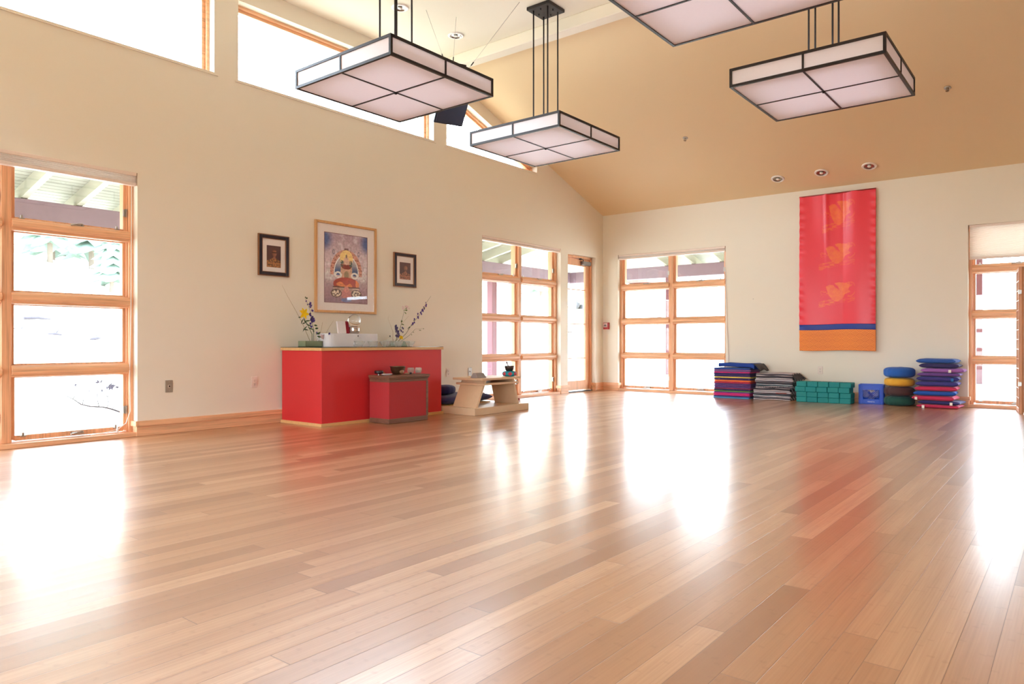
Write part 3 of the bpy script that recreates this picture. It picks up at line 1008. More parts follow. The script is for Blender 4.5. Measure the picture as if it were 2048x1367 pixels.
# ------------------------------------------------------------------ window shades
def shade(name, X, s0, s1, z0, z1, t0, t1, pleat, label, cord=None):
    r = thing(name, X @ Vector(((s0 + s1) / 2, (t0 + t1) / 2, z0)), label, 'window shade')
    a, q = s0 + .012, s1 - .012
    b = MB(X)
    b.box(a, q, t0, t1, z1 - .035, z1)
    b.build('headrail', M_rail, r, bevel=.006)
    b = MB(X)
    n = max(2, round((z1 - .035 - z0 - .03) / pleat))
    zt, zb = z1 - .035, z0 + .03
    tm, dp = (t0 + t1) / 2, (t1 - t0) / 2 - .006
    pr = []
    for i in range(n + 1):
        z = zt + (zb - zt) * i / n
        pr.append((a + .004, tm - dp * .78, z))
        if i < n: pr.append((a + .004, tm - dp, z + (zb - zt) * .5 / n))
    bk = [(a + .004, 2 * tm - p[1], p[2]) for p in pr[::-1]]
    b.prism(pr + bk, (q - a - .008, 0, 0))
    b.build('pleated_cloth', M_shade, r)
    b = MB(X)
    b.box(a, q, t0 + .004, t1 - .004, z0, z0 + .03)
    b.build('bottom_rail', M_rail, r, bevel=.006)
    if cord:
        b = MB(X)
        b.tube(cord, .004, 6)
        cd = b.build('pull_cord', plain('cord_white', (236, 228, 222), .7), r)
        e = Vector(cord[-1]) if cord[-1][2] > .3 else Vector(cord[-3])
        b = MB(X)
        b.lathe([(0, -.03), (.01, -.028), (.012, 0), (.006, .025), (0, .026)], e, 10)
        b.build('cord_tassel', M_white, cd)
shade('pleated_shade', LW, W1[0], W1[1], 2.385, HEAD, -.012, .06, .014, 'raised pleated shade stacked over the window left of the altar',
      [(3.10, .03, 2.40), (3.10, .045, 1.2), (3.095, .06, .6), (3.10, .06, .24), (3.06, .055, .13), (2.98, .05, .075), (2.86, .035, .062), (2.74, .03, .05)])
shade('pleated_shade', LW, W2[0], W2[1], 2.44, HEAD, .004, .06, .012, 'raised pleated shade over the window behind the small desk')
shade('pleated_shade', BW, W3[0], W3[1], 2.42, HEAD, .004, .06, .012, 'raised pleated shade over the corner window',
      [(-4.68, .0, 2.42), (-4.66, -.006, 1.9), (-4.64, -.006, 1.2), (-4.615, -.006, .7), (-4.615, -.006, .52)])
shade('pleated_shade', BW, W4[0], W4[1], 2.035, HEAD, .02, .07, .019, 'white pleated shade lowered a third over the rightmost window')

# ------------------------------------------------------------------ red altar table
M_red = plain('altar_lacquer_red', (206, 44, 48), .5, bump=.06, vary=.03)
M_maple_y = wood('maple_along', (222, 178, 120), 1, .4, .1)
xa, xb, ya, yb = -7.02, -6.30, 4.70, 6.515
r = thing('altar_table', ((xa + xb) / 2, (ya + yb) / 2, 0), 'large red altar table with maple edging against the long wall', 'altar')
b = MB(); b.box(xa, xb, ya, yb, .03, .806); b.build('body', M_red, r, bevel=.003)
b = MB(); b.box(xa - .0, xb + .02, ya - .02, yb + .02, .806, .838); b.build('tabletop', M_maple_y, r, bevel=.003)
b = MB(); b.box(xa, xb + .018, ya - .018, yb + .018, .838, .844); b.build('glass_top', plain('smoked_glass_top', (52, 60, 54), .05, spec=.8, vary=.02), r, bevel=.001, label='dark glass sheet')
b = MB(); b.box(xa, xb + .022, ya - .022, yb + .022, 0, .032); b.build('base_trim', M_maple_y, r, bevel=.003)
ZT = .844

# small red chest before it
M_walnut = wood('walnut_moulding', (122, 84, 64), 1, .45, .2)
M_chest = plain('chest_cloth_red', (176, 46, 50), .7, bump=.1, vary=.06)
cx0, cx1, cy0, cy1 = -6.255, -5.93, 5.315, 5.905
r = thing('small_chest', ((cx0 + cx1) / 2, (cy0 + cy1) / 2, 0), 'small red chest with brown mouldings standing before the altar', 'chest')
b = MB(); b.box(cx0, cx1, cy0, cy1, .03, .47); b.build('body', M_chest, r, bevel=.003)
b = MB()
for a, z0, z1 in ((.004, .0, .055),): b.box(cx0 - .0, cx1 + a, cy0 - a, cy1 + a, z0, z1)
b.build('base_trim', M_walnut, r, bevel=.006)
b = MB()
b.box(cx0, cx1 + .003, cy0 - .003, cy1 + .003, .455, .487)
b.box(cx0, cx1 + .012, cy0 - .012, cy1 + .012, .487, .502)
b.box(cx0, cx1 + .02, cy0 - .02, cy1 + .02, .502, .53)
b.build('lid', M_walnut, r, bevel=.005)
b = MB(); b.box(cx1 - .02, cx1 + .005, cy1 - .025, cy1 + .005, .055, .455); b.build('corner_strip', M_walnut, r, bevel=.002)
ZS = .531

# ------------------------------------------------------------------ things on the altar
M_jade = plain('jade_glaze', (132, 144, 112), .3, vary=.08, scale=12.)
def dish(x0, x1, y0, y1, label):
    r = thing('flower_dish', ((x0 + x1) / 2, (y0 + y1) / 2, ZT), label, 'flower dish', 'green flower dishes')
    b = MB()
    h, t = .068, .008
    b.box(x0, x1, y0, y1, ZT, ZT + t)
    b.box(x0, x0 + t, y0, y1, ZT, ZT + h); b.box(x1 - t, x1, y0, y1, ZT, ZT + h)
    b.box(x0, x1, y0, y0 + t, ZT, ZT + h); b.box(x0, x1, y1 - t, y1, ZT, ZT + h)
    b.build('trough', M_jade, r, bevel=.002)
    b = MB(); b.box(x0 + t, x1 - t, y0 + t, y1 - t, ZT + t, ZT + .03); b.build('flower_frog', plain('flower_frog', (70, 74, 66), .6), r)
dish(-6.945, -6.80, 4.86, 5.085, 'square green dish holding the yellow lily, left of the white stand')
dish(-6.945, -6.80, 6.12, 6.45, 'green dish behind the row of glass bowls, right of the white stand')

M_marble = plain('white_stand', (228, 224, 226), .45, vary=.05, scale=9.)
b = MB()
y0, y1, xf, xk = 5.10, 5.83, -6.70, -6.93
pr = [(xk, y0 + .0, ZT), (xk, y1, ZT), (xf - .015, y1, ZT), (xf, y1 - .012, ZT)] + [(xf - .09 * (1 - math.cos(a)), y0 + .09 * (1 - math.sin(a)), ZT) for a in [pi / 2 * i / 8 for i in range(9)]]
b.prism(pr, (0, 0, .155))
setp(b.build('white_stand', M_marble, bevel=.004), 'long white stand with a rounded end in the middle of the altar', 'stand')
ZW = ZT + .156

# white text leaning on the wall, crimson band
X = Matrix.Translation((-6.82, 5.325, ZW)) @ Matrix.Rotation(math.radians(-10), 4, 'Y')
r = thing('leaning_book', (-6.83, 5.42, ZW), 'white cloth-covered book with a crimson band, leaning behind the crystal ball', 'book')
b = MB(X); b.box(-.022, 0, 0, .20, .003, .148); b.build('cover', plain('book_cloth_white', (232, 226, 228), .7), r, bevel=.003)
b = MB(X); b.box(-.023, .001, .118, .165, .002, .149); b.build('band', plain('book_band_crimson', (150, 26, 48), .6), r, bevel=.001, label='crimson band')

M_clear = clear_glass('crystal')
r = thing('crystal_ball', (-6.79, 5.535, ZW), 'clear crystal ball on a silver foot upon the white stand', 'crystal ball')
b = MB(); b.ball((-6.79, 5.535, ZW + .155), .077, 24, 16); b.build('ball', M_clear, r)
b = MB()
b.lathe([(0, 0), (.05, 0), (.062, .02), (.066, .045), (.06, .058), (.066, .066), (.062, .078), (.045, .08), (.04, .088), (0, .072)], (-6.79, 5.535, ZW), 24)
b.build('foot', plain('silver_foot', (196, 184, 176), .15, .9), r)

bowl_prof = [(0, .004), (.03, .004), (.034, 0), (.036, .004), (.034, .01), (.05, .03), (.066, .062), (.069, .066), (.065, .066), (.047, .034), (.028, .016), (0, .014)]
M_bowl = thin_glass('bowl_glass', .2)
M_lampg = thin_glass('lamp_glass', .10)
ord_ = ['leftmost', 'second from the left', 'middle', 'fourth from the left', 'rightmost']
bp = None
for i, y in enumerate((5.335, 5.53, 5.72, 5.925, 6.12)):
    if bp is None:
        bp = thing('offering_bowl', (-6.45, y, ZT), None, 'bowl', 'glass offering bowls on the altar')
        b = MB(); b.lathe(bowl_prof, (-6.45, y, ZT), 26); b.build('bowl', M_bowl, bp)
        o = bp
    else:
        o = copy_tree(bp)
        o.location = (-6.45, y, ZT)
    o['label'] = 'clear glass offering bowl on the altar, %s of the row of five' % ord_[i]
def oil_lamp(y, label):
    x = -6.585
    r = thing('glass_oil_lamp', (x, y, ZT), label, 'oil lamp', 'glass oil lamps')
    b = MB()
    pr = [(0, .006), (.02, .0), (.05, .006), (.058, .03), (.056, .055), (.045, .085), (.025, .108), (.012, .118), (.0, .121)]
    b.lathe(pr, (x, y, ZT), 24); b.build('globe', M_lampg, r)
    b = MB(); b.lathe([(0, .12), (.007, .12), (.008, .126), (.004, .136), (0, .137)], (x, y, ZT), 10); b.build('wick_cap', M_bronze, r)
oil_lamp(5.425, 'clear glass oil lamp standing before the white stand')
oil_lamp(5.915, 'clear glass oil lamp behind the middle offering bowl')

# flowers
M_stem = plain('stem_green', (92, 104, 62), .6)
M_dryst = plain('dry_grass', (160, 132, 84), .7)
M_leaf = plain('leaf_green', (54, 82, 46), .5)
M_lily = plain('lily_yellow', (250, 214, 12), .5)
M_lark = plain('larkspur_violet', (84, 58, 142), .6, vary=.2, scale=200.)
M_pink = plain('petal_pale_pink', (232, 206, 204), .6)
FX = -6.865
rf = random.Random(11)
def P(u, v, dx=0.): return at(u, v, x=FX + dx)
def blade(b, p, d, L, w_, bend=.3):
    """a petal or a leaf: four cross pieces, folded along the middle"""
    d = Vector(d).normalized()
    s = d.cross(Vector((1, .15, .1))).normalized()
    n = s.cross(d).normalized()
    rows = []
    for k, wd in ((0, .25), (.35, 1.), (.7, .75), (1., .04)):
        c = Vector(p) + d * L * k + n * bend * L * k * k
        rows.append((b.v(c - s * w_ * wd + n * w_ * .25), b.v(c), b.v(c + s * w_ * wd + n * w_ * .25)))
    for a, q in zip(rows, rows[1:]):
        b.f([a[0], a[1], q[1], q[0]], True); b.f([a[1], a[2], q[2], q[1]], True)
def floret(r, mat, c, s):
    b = MB()
    for k in range(5):
        th = 2 * pi * k / 5 + rf.random()
        blade(b, c, (.6 + rf.uniform(-.3, .3), math.cos(th), math.sin(th)), s, s * .42, -.2)
    return b.build('floret', mat, r, weld=True)
def stem(name, label, cat, pts, rad, mat=None, group=None):
    r = thing(name, pts[0], label, cat, group)
    b = MB()
    n = len(pts)
    b.tube(pts, [rad * (1 - .6 * i / (n - 1)) for i in range(n)], 6)
    b.build('stem', mat or M_stem, r)
    return r
base_l = Vector((-6.865, 4.99, ZT + .031))
base_r = Vector((-6.865, 6.26, ZT + .031))
# left arrangement
r = stem('yellow_lily', 'yellow lily standing in the green dish left of the white stand', 'flower', [base_l, P(624, 668), P(618, 655), P(612, 643), P(606, 632, .02)], .0045)
b = MB()
for u, v, du, dv in ((607, 628, -.75, .45), (607, 628, -.3, .9), (607, 628, .75, 1.0), (607, 628, .95, -.1), (607, 628, .45, -.9), (607, 628, -.75, -.8)):
    blade(b, P(607, 627, .03), (.35, du, dv), .068, .02, -.25)
b.build('blossom', M_lily, r)
b = MB()
for u, v, du, dv, L in ((606, 638, -.6, -.8, .06), (608, 640, .4, -.7, .05), (611, 645, -.9, -.2, .085), (612, 648, .7, -.3, .06), (614, 652, -.8, -.6, .09), (616, 655, .9, -.4, .06), (617, 660, -.9, .1, .07), (604, 634, -.9, -.1, .06), (607, 636, .1, -1, .05), (610, 642, .9, .1, .05)):
    blade(b, P(u, v), (rf.uniform(-.2, .4), du, dv), L * 1.25, .0075, .25)
b.build('leaves', M_leaf, r)
r = stem('violet_larkspur', 'violet larkspur spike beside the yellow lily', 'flower', [base_l + Vector((0, .02, 0)), P(627, 660), P(624, 640), P(620, 620), P(611, 597)], .0035)
fm = M_lark
for u, v, s in ((620, 606, .018), (619, 609, .02), (622, 611, .014), (615, 609, .012), (620, 614, .016), (624, 621, .018), (619, 628, .02), (621, 631, .014), (624, 634, .018), (626, 637, .02), (622, 638, .022), (625, 641, .026), (627, 641, .02), (623, 643, .02), (620, 647, .018), (622, 653, .018), (633, 665, .012), (612, 602, .012)):
    floret(r, fm, P(u, v, rf.uniform(-.01, .03)), s * 1.1)
b = MB()
for u, v, du, dv, L in ((611, 596, -.5, .6, .02), (612, 597, .6, .4, .02), (628, 650, .9, -.2, .04), (630, 657, .9, .1, .04), (632, 668, .8, .3, .05), (634, 672, .9, -.3, .05), (628, 664, -.6, .5, .04), (636, 669, .5, .8, .04)):
    blade(b, P(u, v), (.2, du, dv), L, .011, .1)
b.build('leaves', M_leaf, r)
stem('dry_grass_stalk', 'long dry grass stalk leaning left out of the green dish', 'grass stalk', [base_l + Vector((0, -.01, 0)), P(604, 645), P(592, 622), P(575, 592), P(564, 570)], .0022, M_dryst, 'dry grass in the altar flowers')
stem('dry_grass_stalk', 'thin dry grass arching right over the end of the white stand', 'grass stalk', [base_l + Vector((0, .05, 0)), P(648, 672), P(654, 663), P(658, 655), P(667, 641)], .002, M_dryst, 'dry grass in the altar flowers')
stem('dry_grass_stalk', 'short dry grass standing between the larkspur and the white stand', 'grass stalk', [base_l + Vector((0, .04, 0)), P(640, 668), P(643, 657), P(645, 644)], .002, M_dryst, 'dry grass in the altar flowers')
r = stem('pink_wildflower', 'pale pink wildflower drooping at the right end of the left dish', 'flower', [base_l + Vector((0, .06, 0)), P(642, 670), P(646, 676, .05)], .002)
fm = M_pink
for k in range(9): floret(r, fm, P(645 + rf.uniform(-4, 4), 674 + rf.uniform(-5, 4), .06 + rf.uniform(-.01, .02)), .016)
b = MB()
o = floret(None, M_lark, P(658, 667, .175), .018); o.name = 'fallen_floret'; setp(o, 'single violet floret caught on the left end of the white stand', 'flower')
# right arrangement
r = stem('violet_larkspur', 'long violet larkspur leaning far right above the glass bowls', 'flower', [base_r, P(812, 667), P(823, 650), P(840, 628), P(853, 605), P(862, 592)], .003)
fm = M_lark
for u, v, s in ((851, 605, .01), (851, 612, .02), (852, 609, .016), (847, 614, .012), (848, 618, .014), (844, 620, .022), (845, 622, .018), (841, 625, .02), (842, 628, .016), (835, 628, .018), (835, 634, .022), (836, 636, .014), (828, 638, .018), (828, 645, .016), (825, 647, .02), (824, 649, .016)):
    floret(r, fm, P(u, v, rf.uniform(0, .03)), s * 1.1)
b = MB()
for u, v, du, dv in ((827, 642, .4, .8), (823, 649, -.6, -.7), (816, 659, -.2, .9), (817, 656, .6, .7), (847, 617, .7, .5)): blade(b, P(u, v), (.2, du, dv), .03, .008, .1)
b.build('leaves', M_leaf, r)
r = stem('violet_larkspur', 'short dusky violet flower cluster low in the right dish', 'flower', [base_r + Vector((0, -.03, 0)), P(797, 675), P(794, 664), P(791, 652)], .003)
fm = plain('larkspur_dusky', (92, 78, 120), .6, vary=.25, scale=150.)
for k in range(26):
    q = rf.random()
    floret(r, fm, P(795 - 4 * q + rf.uniform(-4, 5) * (1.2 - q), 675 - 23 * q + rf.uniform(-2, 2), rf.uniform(-.01, .05)), .018)
for u, v in ((804, 655), (806, 657), (801, 660), (802, 662), (805, 664)): floret(r, fm, P(u, v, .02), .016)
r = stem('pink_wildflower', 'tall pale pink wildflower in the right dish', 'flower', [base_r + Vector((0, -.02, 0)), P(801, 655), P(804, 640), P(808, 623), P(810, 617)], .0025)
fm = M_pink
for k in range(14): floret(r, fm, P(811 + rf.uniform(-7, 7), 615 + rf.uniform(-3, 3), rf.uniform(-.02, .03)), .015)
b = MB()
for u, v, du, dv in ((809, 621, -.9, .1), (810, 621, .8, .2), (809, 624, .6, -.9), (811, 619, .3, .9), (802, 645, .5, .9), (802, 644, -.3, .9), (803, 648, .8, -.3)): blade(b, P(u, v), (.3, du, dv), .035, .009, .15)
b.build('leaves', plain('leaf_light', (104, 124, 62), .5), r)
stem('dry_grass_stalk', 'thin dry grass leaning left of the pink flower in the right dish', 'grass stalk', [base_r + Vector((0, -.05, 0)), P(786, 664), P(781, 650), P(776, 637), P(778, 631)], .002, M_dryst, 'dry grass in the altar flowers')
stem('dry_grass_stalk', 'thin dry grass curving between the pink flower and the long larkspur', 'grass stalk', [base_r + Vector((0, 0, 0)), P(798, 660), P(803, 648), P(812, 638), P(817, 632)], .002, M_dryst, 'dry grass in the altar flowers')
r = stem('budding_twig', 'bent budding twig at the right end of the altar flowers', 'twig', [base_r + Vector((0, .03, 0)), P(818, 671), P(826, 663), P(830, 658), P(837, 658), P(846, 657)], .0022)
b = MB()
for u, v in ((838, 660), (840, 660), (846, 657), (826, 664), (822, 669)): blade(b, P(u, v), (.2, .7, -.3), .016, .006, .1)
b.build('buds', MATS['leaf_light'], r)
r = stem('yellow_blossom', 'small yellow blossom low behind the fourth glass bowl', 'flower', [base_r + Vector((.02, -.02, 0)), P(801, 677, .05)], .003)
fm = M_lily
for k in range(7): floret(r, fm, P(801.5 + rf.uniform(-2, 2), 674.5 + rf.uniform(-2, 2), .06), .022)

# ------------------------------------------------------------------ things on the small chest
def chest_lathe(name, u, x, prof, mat, label, cat, seg=24, extra=None):
    p = at(u, 745, x=x)
    r = thing(name, (x, p.y, ZS), label, cat)
    b = MB(); b.lathe(prof, (x, p.y, ZS), seg)
    b.build('body', mat, r)
    return r, p.y
M_brass = plain('aged_bronze_bowl', (122, 100, 80), .32, .85, vary=.15, scale=30.)
r, y = chest_lathe('incense_cup', 757.8, -6.10, [(0, .012), (.045, .018), (.05, .032), (.05, .05), (.046, .052), (.044, .03), (0, .026)], plain('black_lacquer', (44, 28, 34), .25), 'black lacquer cup on a silver foot, left end of the small chest', 'cup')
b = MB(); b.lathe([(0, 0), (.02, 0), (.014, .006), (.018, .014), (0, .014)], (-6.10, y, ZS), 16); b.build('foot', MATS['silver_foot'], r)
b = MB(); b.lathe([(0, .045), (.044, .045), (.044, .0405), (0, .0405)], (-6.10, y, ZS), 20); b.build('ash', plain('incense_ash', (214, 192, 162), .9), r)
r, y = chest_lathe('white_saucer', 773.5, -6.05, [(0, .003), (.04, 0), (.058, .008), (.062, .016), (.058, .016), (.04, .008), (0, .008)], plain('porcelain', (224, 216, 216), .2), 'small white saucer with dark powder on the small chest', 'saucer')
b = MB(); b.lathe([(0, .017), (.03, .015), (.05, .0105), (0, .0085)], (-6.05, y, ZS), 18); b.build('powder', plain('dark_powder', (48, 44, 48), .9), r)
r, y = chest_lathe('yellow_bud', 768, -6.17, [(0, 0), (.012, .002), (.016, .012), (.01, .024), (0, .027)], plain('bud_ochre', (150, 122, 40), .6), 'tiny ochre bud between the lacquer cup and the bronze bowl', 'bud')
r, y = chest_lathe('bronze_bowl', 795.3, -6.12, [(0, 0), (.05, 0), (.066, .016), (.08, .05), (.086, .085), (.092, .09), (.086, .092), (.08, .085), (.07, .045), (.05, .016), (0, .012)], M_brass, 'bronze offering bowl with a round medallion, middle of the small chest', 'bowl')
b = MB()
b.ball((-6.052, y - .0, ZS + .032), (.016, .034, .028), 14, 8); b.build('medallion', plain('medallion_bronze', (158, 120, 90), .5, .5, bump=.4, scale=120.), r)
p0, p1 = at(806, 747.5, x=-6.06), at(822, 748.8, x=-6.03)
r = thing('striker', ((p0 + p1) / 2).xyz.to_tuple()[:2] + (ZS,), 'short bell striker lying right of the bronze bowl', 'striker')
q0, q1 = Vector((-6.06, p0.y + .03, ZS + .008)), Vector((-6.02, p1.y, ZS + .012))
b = MB(); b.tube([q0, q0.lerp(q1, .7)], .007, 10); b.build('handle', plain('striker_wood', (176, 140, 116), .5), r)
b = MB(); b.tube([q0.lerp(q1, .68), q0.lerp(q1, .72), q1], [.008, .0115, .0115], 10); b.build('head', plain('striker_felt', (36, 30, 44), .9), r)
tum = [(0, .003), (.03, .002), (.034, .008), (.042, .04), (.038, .07), (.0355, .07), (.039, .04), (.031, .011), (0, .008)]
r, y = chest_lathe('glass_tumbler', 821.5, -6.13, tum, M_bowl, 'empty clear tumbler, second from the right end of the small chest', 'glass')
r, y = chest_lathe('glass_tumbler', 836.5, -6.10, tum, M_bowl, 'clear tumbler holding pale grains, right end of the small chest', 'glass')
b = MB(); b.lathe([(0, .009), (.029, .012), (.036, .04), (.03, .052), (0, .056)], (-6.10, y, ZS), 18); b.build('grains', plain('pale_grains', (222, 196, 176), .8, bump=.6, scale=150., vary=.2), r)

# ------------------------------------------------------------------ framed pictures
def mixc(a, b, t):
    t = max(0, min(1, t))
    return tuple(p + (q - p) * t for p, q in zip(a, b))
def sst(a, b, x):
    t = max(0, min(1, (x - a) / (b - a)))
    return t * t * (3 - 2 * t)
def painted(name, X, s0, s1, z0, z1, t, fn, nu, nv, parent, mat):
    b = MB(X)
    b.grid(lambda u, v: (s0 + (s1 - s0) * u, t, z0 + (z1 - z0) * v), nu, nv, smooth=False)
    o = b.build(name, mat, parent, norm=False)
    color_mesh(o, [fn(i / nu, j / nv) for i in range(nu + 1) for j in range(nv + 1)])
    return o
def ell(u, v, cu, cv, ru, rv): return math.hypot((u - cu) / ru, (v - cv) / rv)
def nz3(u, v, k, s=0.): return noise.noise(Vector((u * k, v * k * 1.5, s)))

def deity(u, v):
    """a generic devotional painting: arch, halo, seated figure, red seat, throne"""
    L = lin
    c = mixc(L((158, 122, 124)), L((206, 184, 182)), sst(.1, .55, v))
    c = mixc(c, L((178, 150, 158)), sst(.6, 1, v))
    c = mixc(c, L((226, 216, 210)), max(0, nz3(u, v, 9)) * 1.1 * sst(.3, .5, v))
    for cu in (0, 1): c = mixc(c, L((62, 92, 142)), (1 - sst(.25, 1.0, ell(u, v, cu, .90, .24, .22))) * .95)
    a = abs(u - .5)
    # clouds beside the throne
    for cu in (.13, .87): c = mixc(c, L((222, 216, 204)), (1 - sst(.6, 1.1, ell(u, v, cu, .40, .14, .10))) * (.55 + .8 * nz3(u, v, 22)))
    # arch band
    for k in (0,):
        d = ell(u, v, .5, .44, .36, .33) if v > .44 else a / .36
        if v > .40:
            if .80 < d < 1.02: c = L((204, 146, 122)) if nz3(u, v, 30) > -.25 else L((150, 84, 70))
            elif d <= .80: c = mixc(L((188, 176, 166)), L((62, 84, 126)), sst(.62, .45, v))
            if .74 < d < .80: c = L((236, 230, 216))
    if v > .74 and a < .05 and v < .80: c = L((128, 92, 96))
    for cu in (.21, .79):
        e = ell(u, v, cu, .73, .028, .04)
        if .5 < e < 1: c = L((140, 128, 140))
    # halo, body, head
    if ell(u, v, .5, .655, .15, .115) < 1: c = L((244, 206, 128))
    if a < .13 * (1.05 - abs(v - .47) * 1.6) and .36 < v < .62: c = L((206, 162, 128))
    if ell(u, v, .5, .545, .125, .055) < 1 and v < .56: c = L((142, 62, 54))
    if ell(u, v, .5, .615, .058, .058) < 1: c = L((222, 182, 154))
    if ell(u, v, .5, .682, .02, .028) < 1: c = L((140, 112, 92))
    for cu in (.40, .60):
        if ell(u, v, cu, .575, .035, .05) < 1 and nz3(u, v, 40) > -.1: c = L((72, 92, 82))
    if ell(u, v, .5, .405, .055, .06) < 1: c = L((150, 128, 92))
    for cu in (.31, .69):
        if .5 < ell(u, v, cu, .405, .085, .05) < 1.: c = L((234, 226, 210))
    # red robe and seat
    if ell(u, v, .5, .275, .30, .10) < 1 and v > .24:
        c = L((226, 130, 70)) if nz3(u, v, 7, 4) > 0 else L((176, 62, 44))
    if a < .31 and .225 < v < .242: c = L((86, 44, 40))
    if a < .30 and .165 < v < .225: c = mixc(L((150, 96, 76)), L((206, 176, 150)), .5 + nz3(u, v * 4, 6))
    # throne medallion and lions
    if ell(u, v, .5, .13, .125, .07) < 1: c = L((188, 116, 104))
    if ell(u, v, .5, .2, .06, .045) < 1: c = L((206, 130, 110))
    for cu in (.27, .73):
        e = ell(u, v, cu, .14, .10, .05)
        if e < 1: c = L((228, 206, 176)) if nz3(u, v, 28) > -.1 else L((96, 70, 62))
        elif e < 1.25: c = L((96, 66, 58))
    if v < .075: c = mixc(c, L((140, 108, 116)), .7)
    if ell(u, v, .5, .045, .12, .03) < 1: c = L((108, 118, 156))
    k = 1 + .30 * nz3(u, v, 24, 7) + .16 * nz3(u, v, 60, 2)
    c = tuple(max(0, min(1, q * k * g)) for q, g in zip(c, (1.12, 1.2, 1.38)))
    if u < .012 or u > .988 or v > .992 or v < .008: c = L((120, 70, 80))
    return c

def portrait(skin, robe, glasses):
    def fn(u, v):
        L = lin
        c = mixc(L((74, 44, 50)), L((92, 60, 66)), v)
        f = ell(u, v, .54, .66, .17, .17)
        if v < .44:
            sh = .46 * sst(.44, .25, v) + .12
            if abs(u - .54) < sh:
                c = mixc(L(robe), L((60, 40, 36)), max(0, min(.9, .35 + 1.1 * nz3(u, v, 9, 1))))
        if abs(u - .55) < .08 and .38 < v < .55: c = mixc(L(skin), L((70, 42, 36)), .35)
        if f < 1: c = mixc(L(skin), L((86, 50, 46)), sst(.55, -.1, u - .35) * .8 + max(0, f - .75))
        if f < 1.1 and v > .78: c = mixc(c, L((80, 48, 46)), .5)
        if glasses and abs(v - .685) < .022 and abs(u - .55) < .17: c = L((52, 34, 38))
        if not glasses and ell(u, v, .57, .54, .11, .06) < 1: c = mixc(c, L((104, 66, 56)), .7)
        k = 1 + .2 * nz3(u, v, 30, 5)
        return tuple(max(0, min(1, q * k)) for q in c)
    return fn

M_print = vcol('printed_paper', .35)
M_mat = plain('mat_board', (246, 240, 238), .8)
M_goldf = wood('blond_frame', (208, 158, 104), 2, .35, .15)
M_black = plain('black_frame', (34, 30, 44), .3)
M_copper = plain('copper_edge', (150, 104, 72), .4, .5)
M_pglass = pane_glass('picture_glass', (1, 1, 1), .6)
def picture(name, s0, s1, z0, z1, fw_, style, ps, fn, nu, nv, label):
    r = thing(name, LW @ Vector(((s0 + s1) / 2, -.015, z0)), label, 'picture')
    b = MB(LW)
    def ring(b, i0, i1, t0, t1):
        b.box(s0 + i0, s0 + i1, t0, t1, z0 + i0, z1 - i0); b.box(s1 - i1, s1 - i0, t0, t1, z0 + i0, z1 - i0)
        b.box(s0 + i1, s1 - i1, t0, t1, z0 + i0, z0 + i1); b.box(s0 + i1, s1 - i1, t0, t1, z1 - i1, z1 - i0)
    if style == 'blond':
        ring(b, 0, fw_, -.032, -.001)
        b.build('frame', M_goldf, r, bevel=.006)
    else:
        ring(b, .008, fw_ - .005, -.030, -.004)
        b.build('frame', M_black, r, bevel=.006)
        b = MB(LW)
        ring(b, 0, .008, -.026, -.001)
        ring(b, fw_ - .005, fw_, -.026, -.006)
        b.build('frame_edge', M_copper, r, bevel=.001, label='copper edging')
    b = MB(LW)
    b.box(s0 + fw_ - .004, s1 - fw_ + .004, -.012, -.006, z0 + fw_ - .004, z1 - fw_ + .004)
    m = b.build('mat_board', M_mat, r)
    painted('print', LW, ps[0], ps[1], ps[2], ps[3], -.0135, fn, nu, nv, m, M_print)
    b = MB(LW)
    b.box(s0 + fw_ - .003, s1 - fw_ + .003, -.0185, -.0165, z0 + fw_ - .003, z1 - fw_ + .003)
    b.build('picture_glass', M_pglass, r)
q = [at(648.4, 462.3, x=WX + .015), at(735, 475.6, x=WX + .015), at(647.2, 603.6, x=WX + .015), at(733.7, 609, x=WX + .015)]
picture('framed_painting', 5.15, 6.085, 1.25, 2.34, .03, 'blond', (q[0].y, q[1].y, (q[2].z + q[3].z) / 2, (q[0].z + q[1].z) / 2), deity, 130, 190,
        'large blond-framed devotional painting hanging above the altar')
picture('framed_portrait', 4.413, 4.80, 1.632, 2.09, .048, 'black', (4.413 + .105, 4.80 - .105, 1.73, 1.97), portrait((190, 122, 104), (190, 124, 72), True), 44, 60,
        'small black-framed portrait left of the large painting')
picture('framed_portrait', 6.385, 6.785, 1.628, 2.078, .048, 'black', (6.385 + .105, 6.785 - .10, 1.73, 1.955), portrait((196, 130, 112), (186, 120, 100), False), 44, 60,
        'small black-framed portrait right of the large painting')

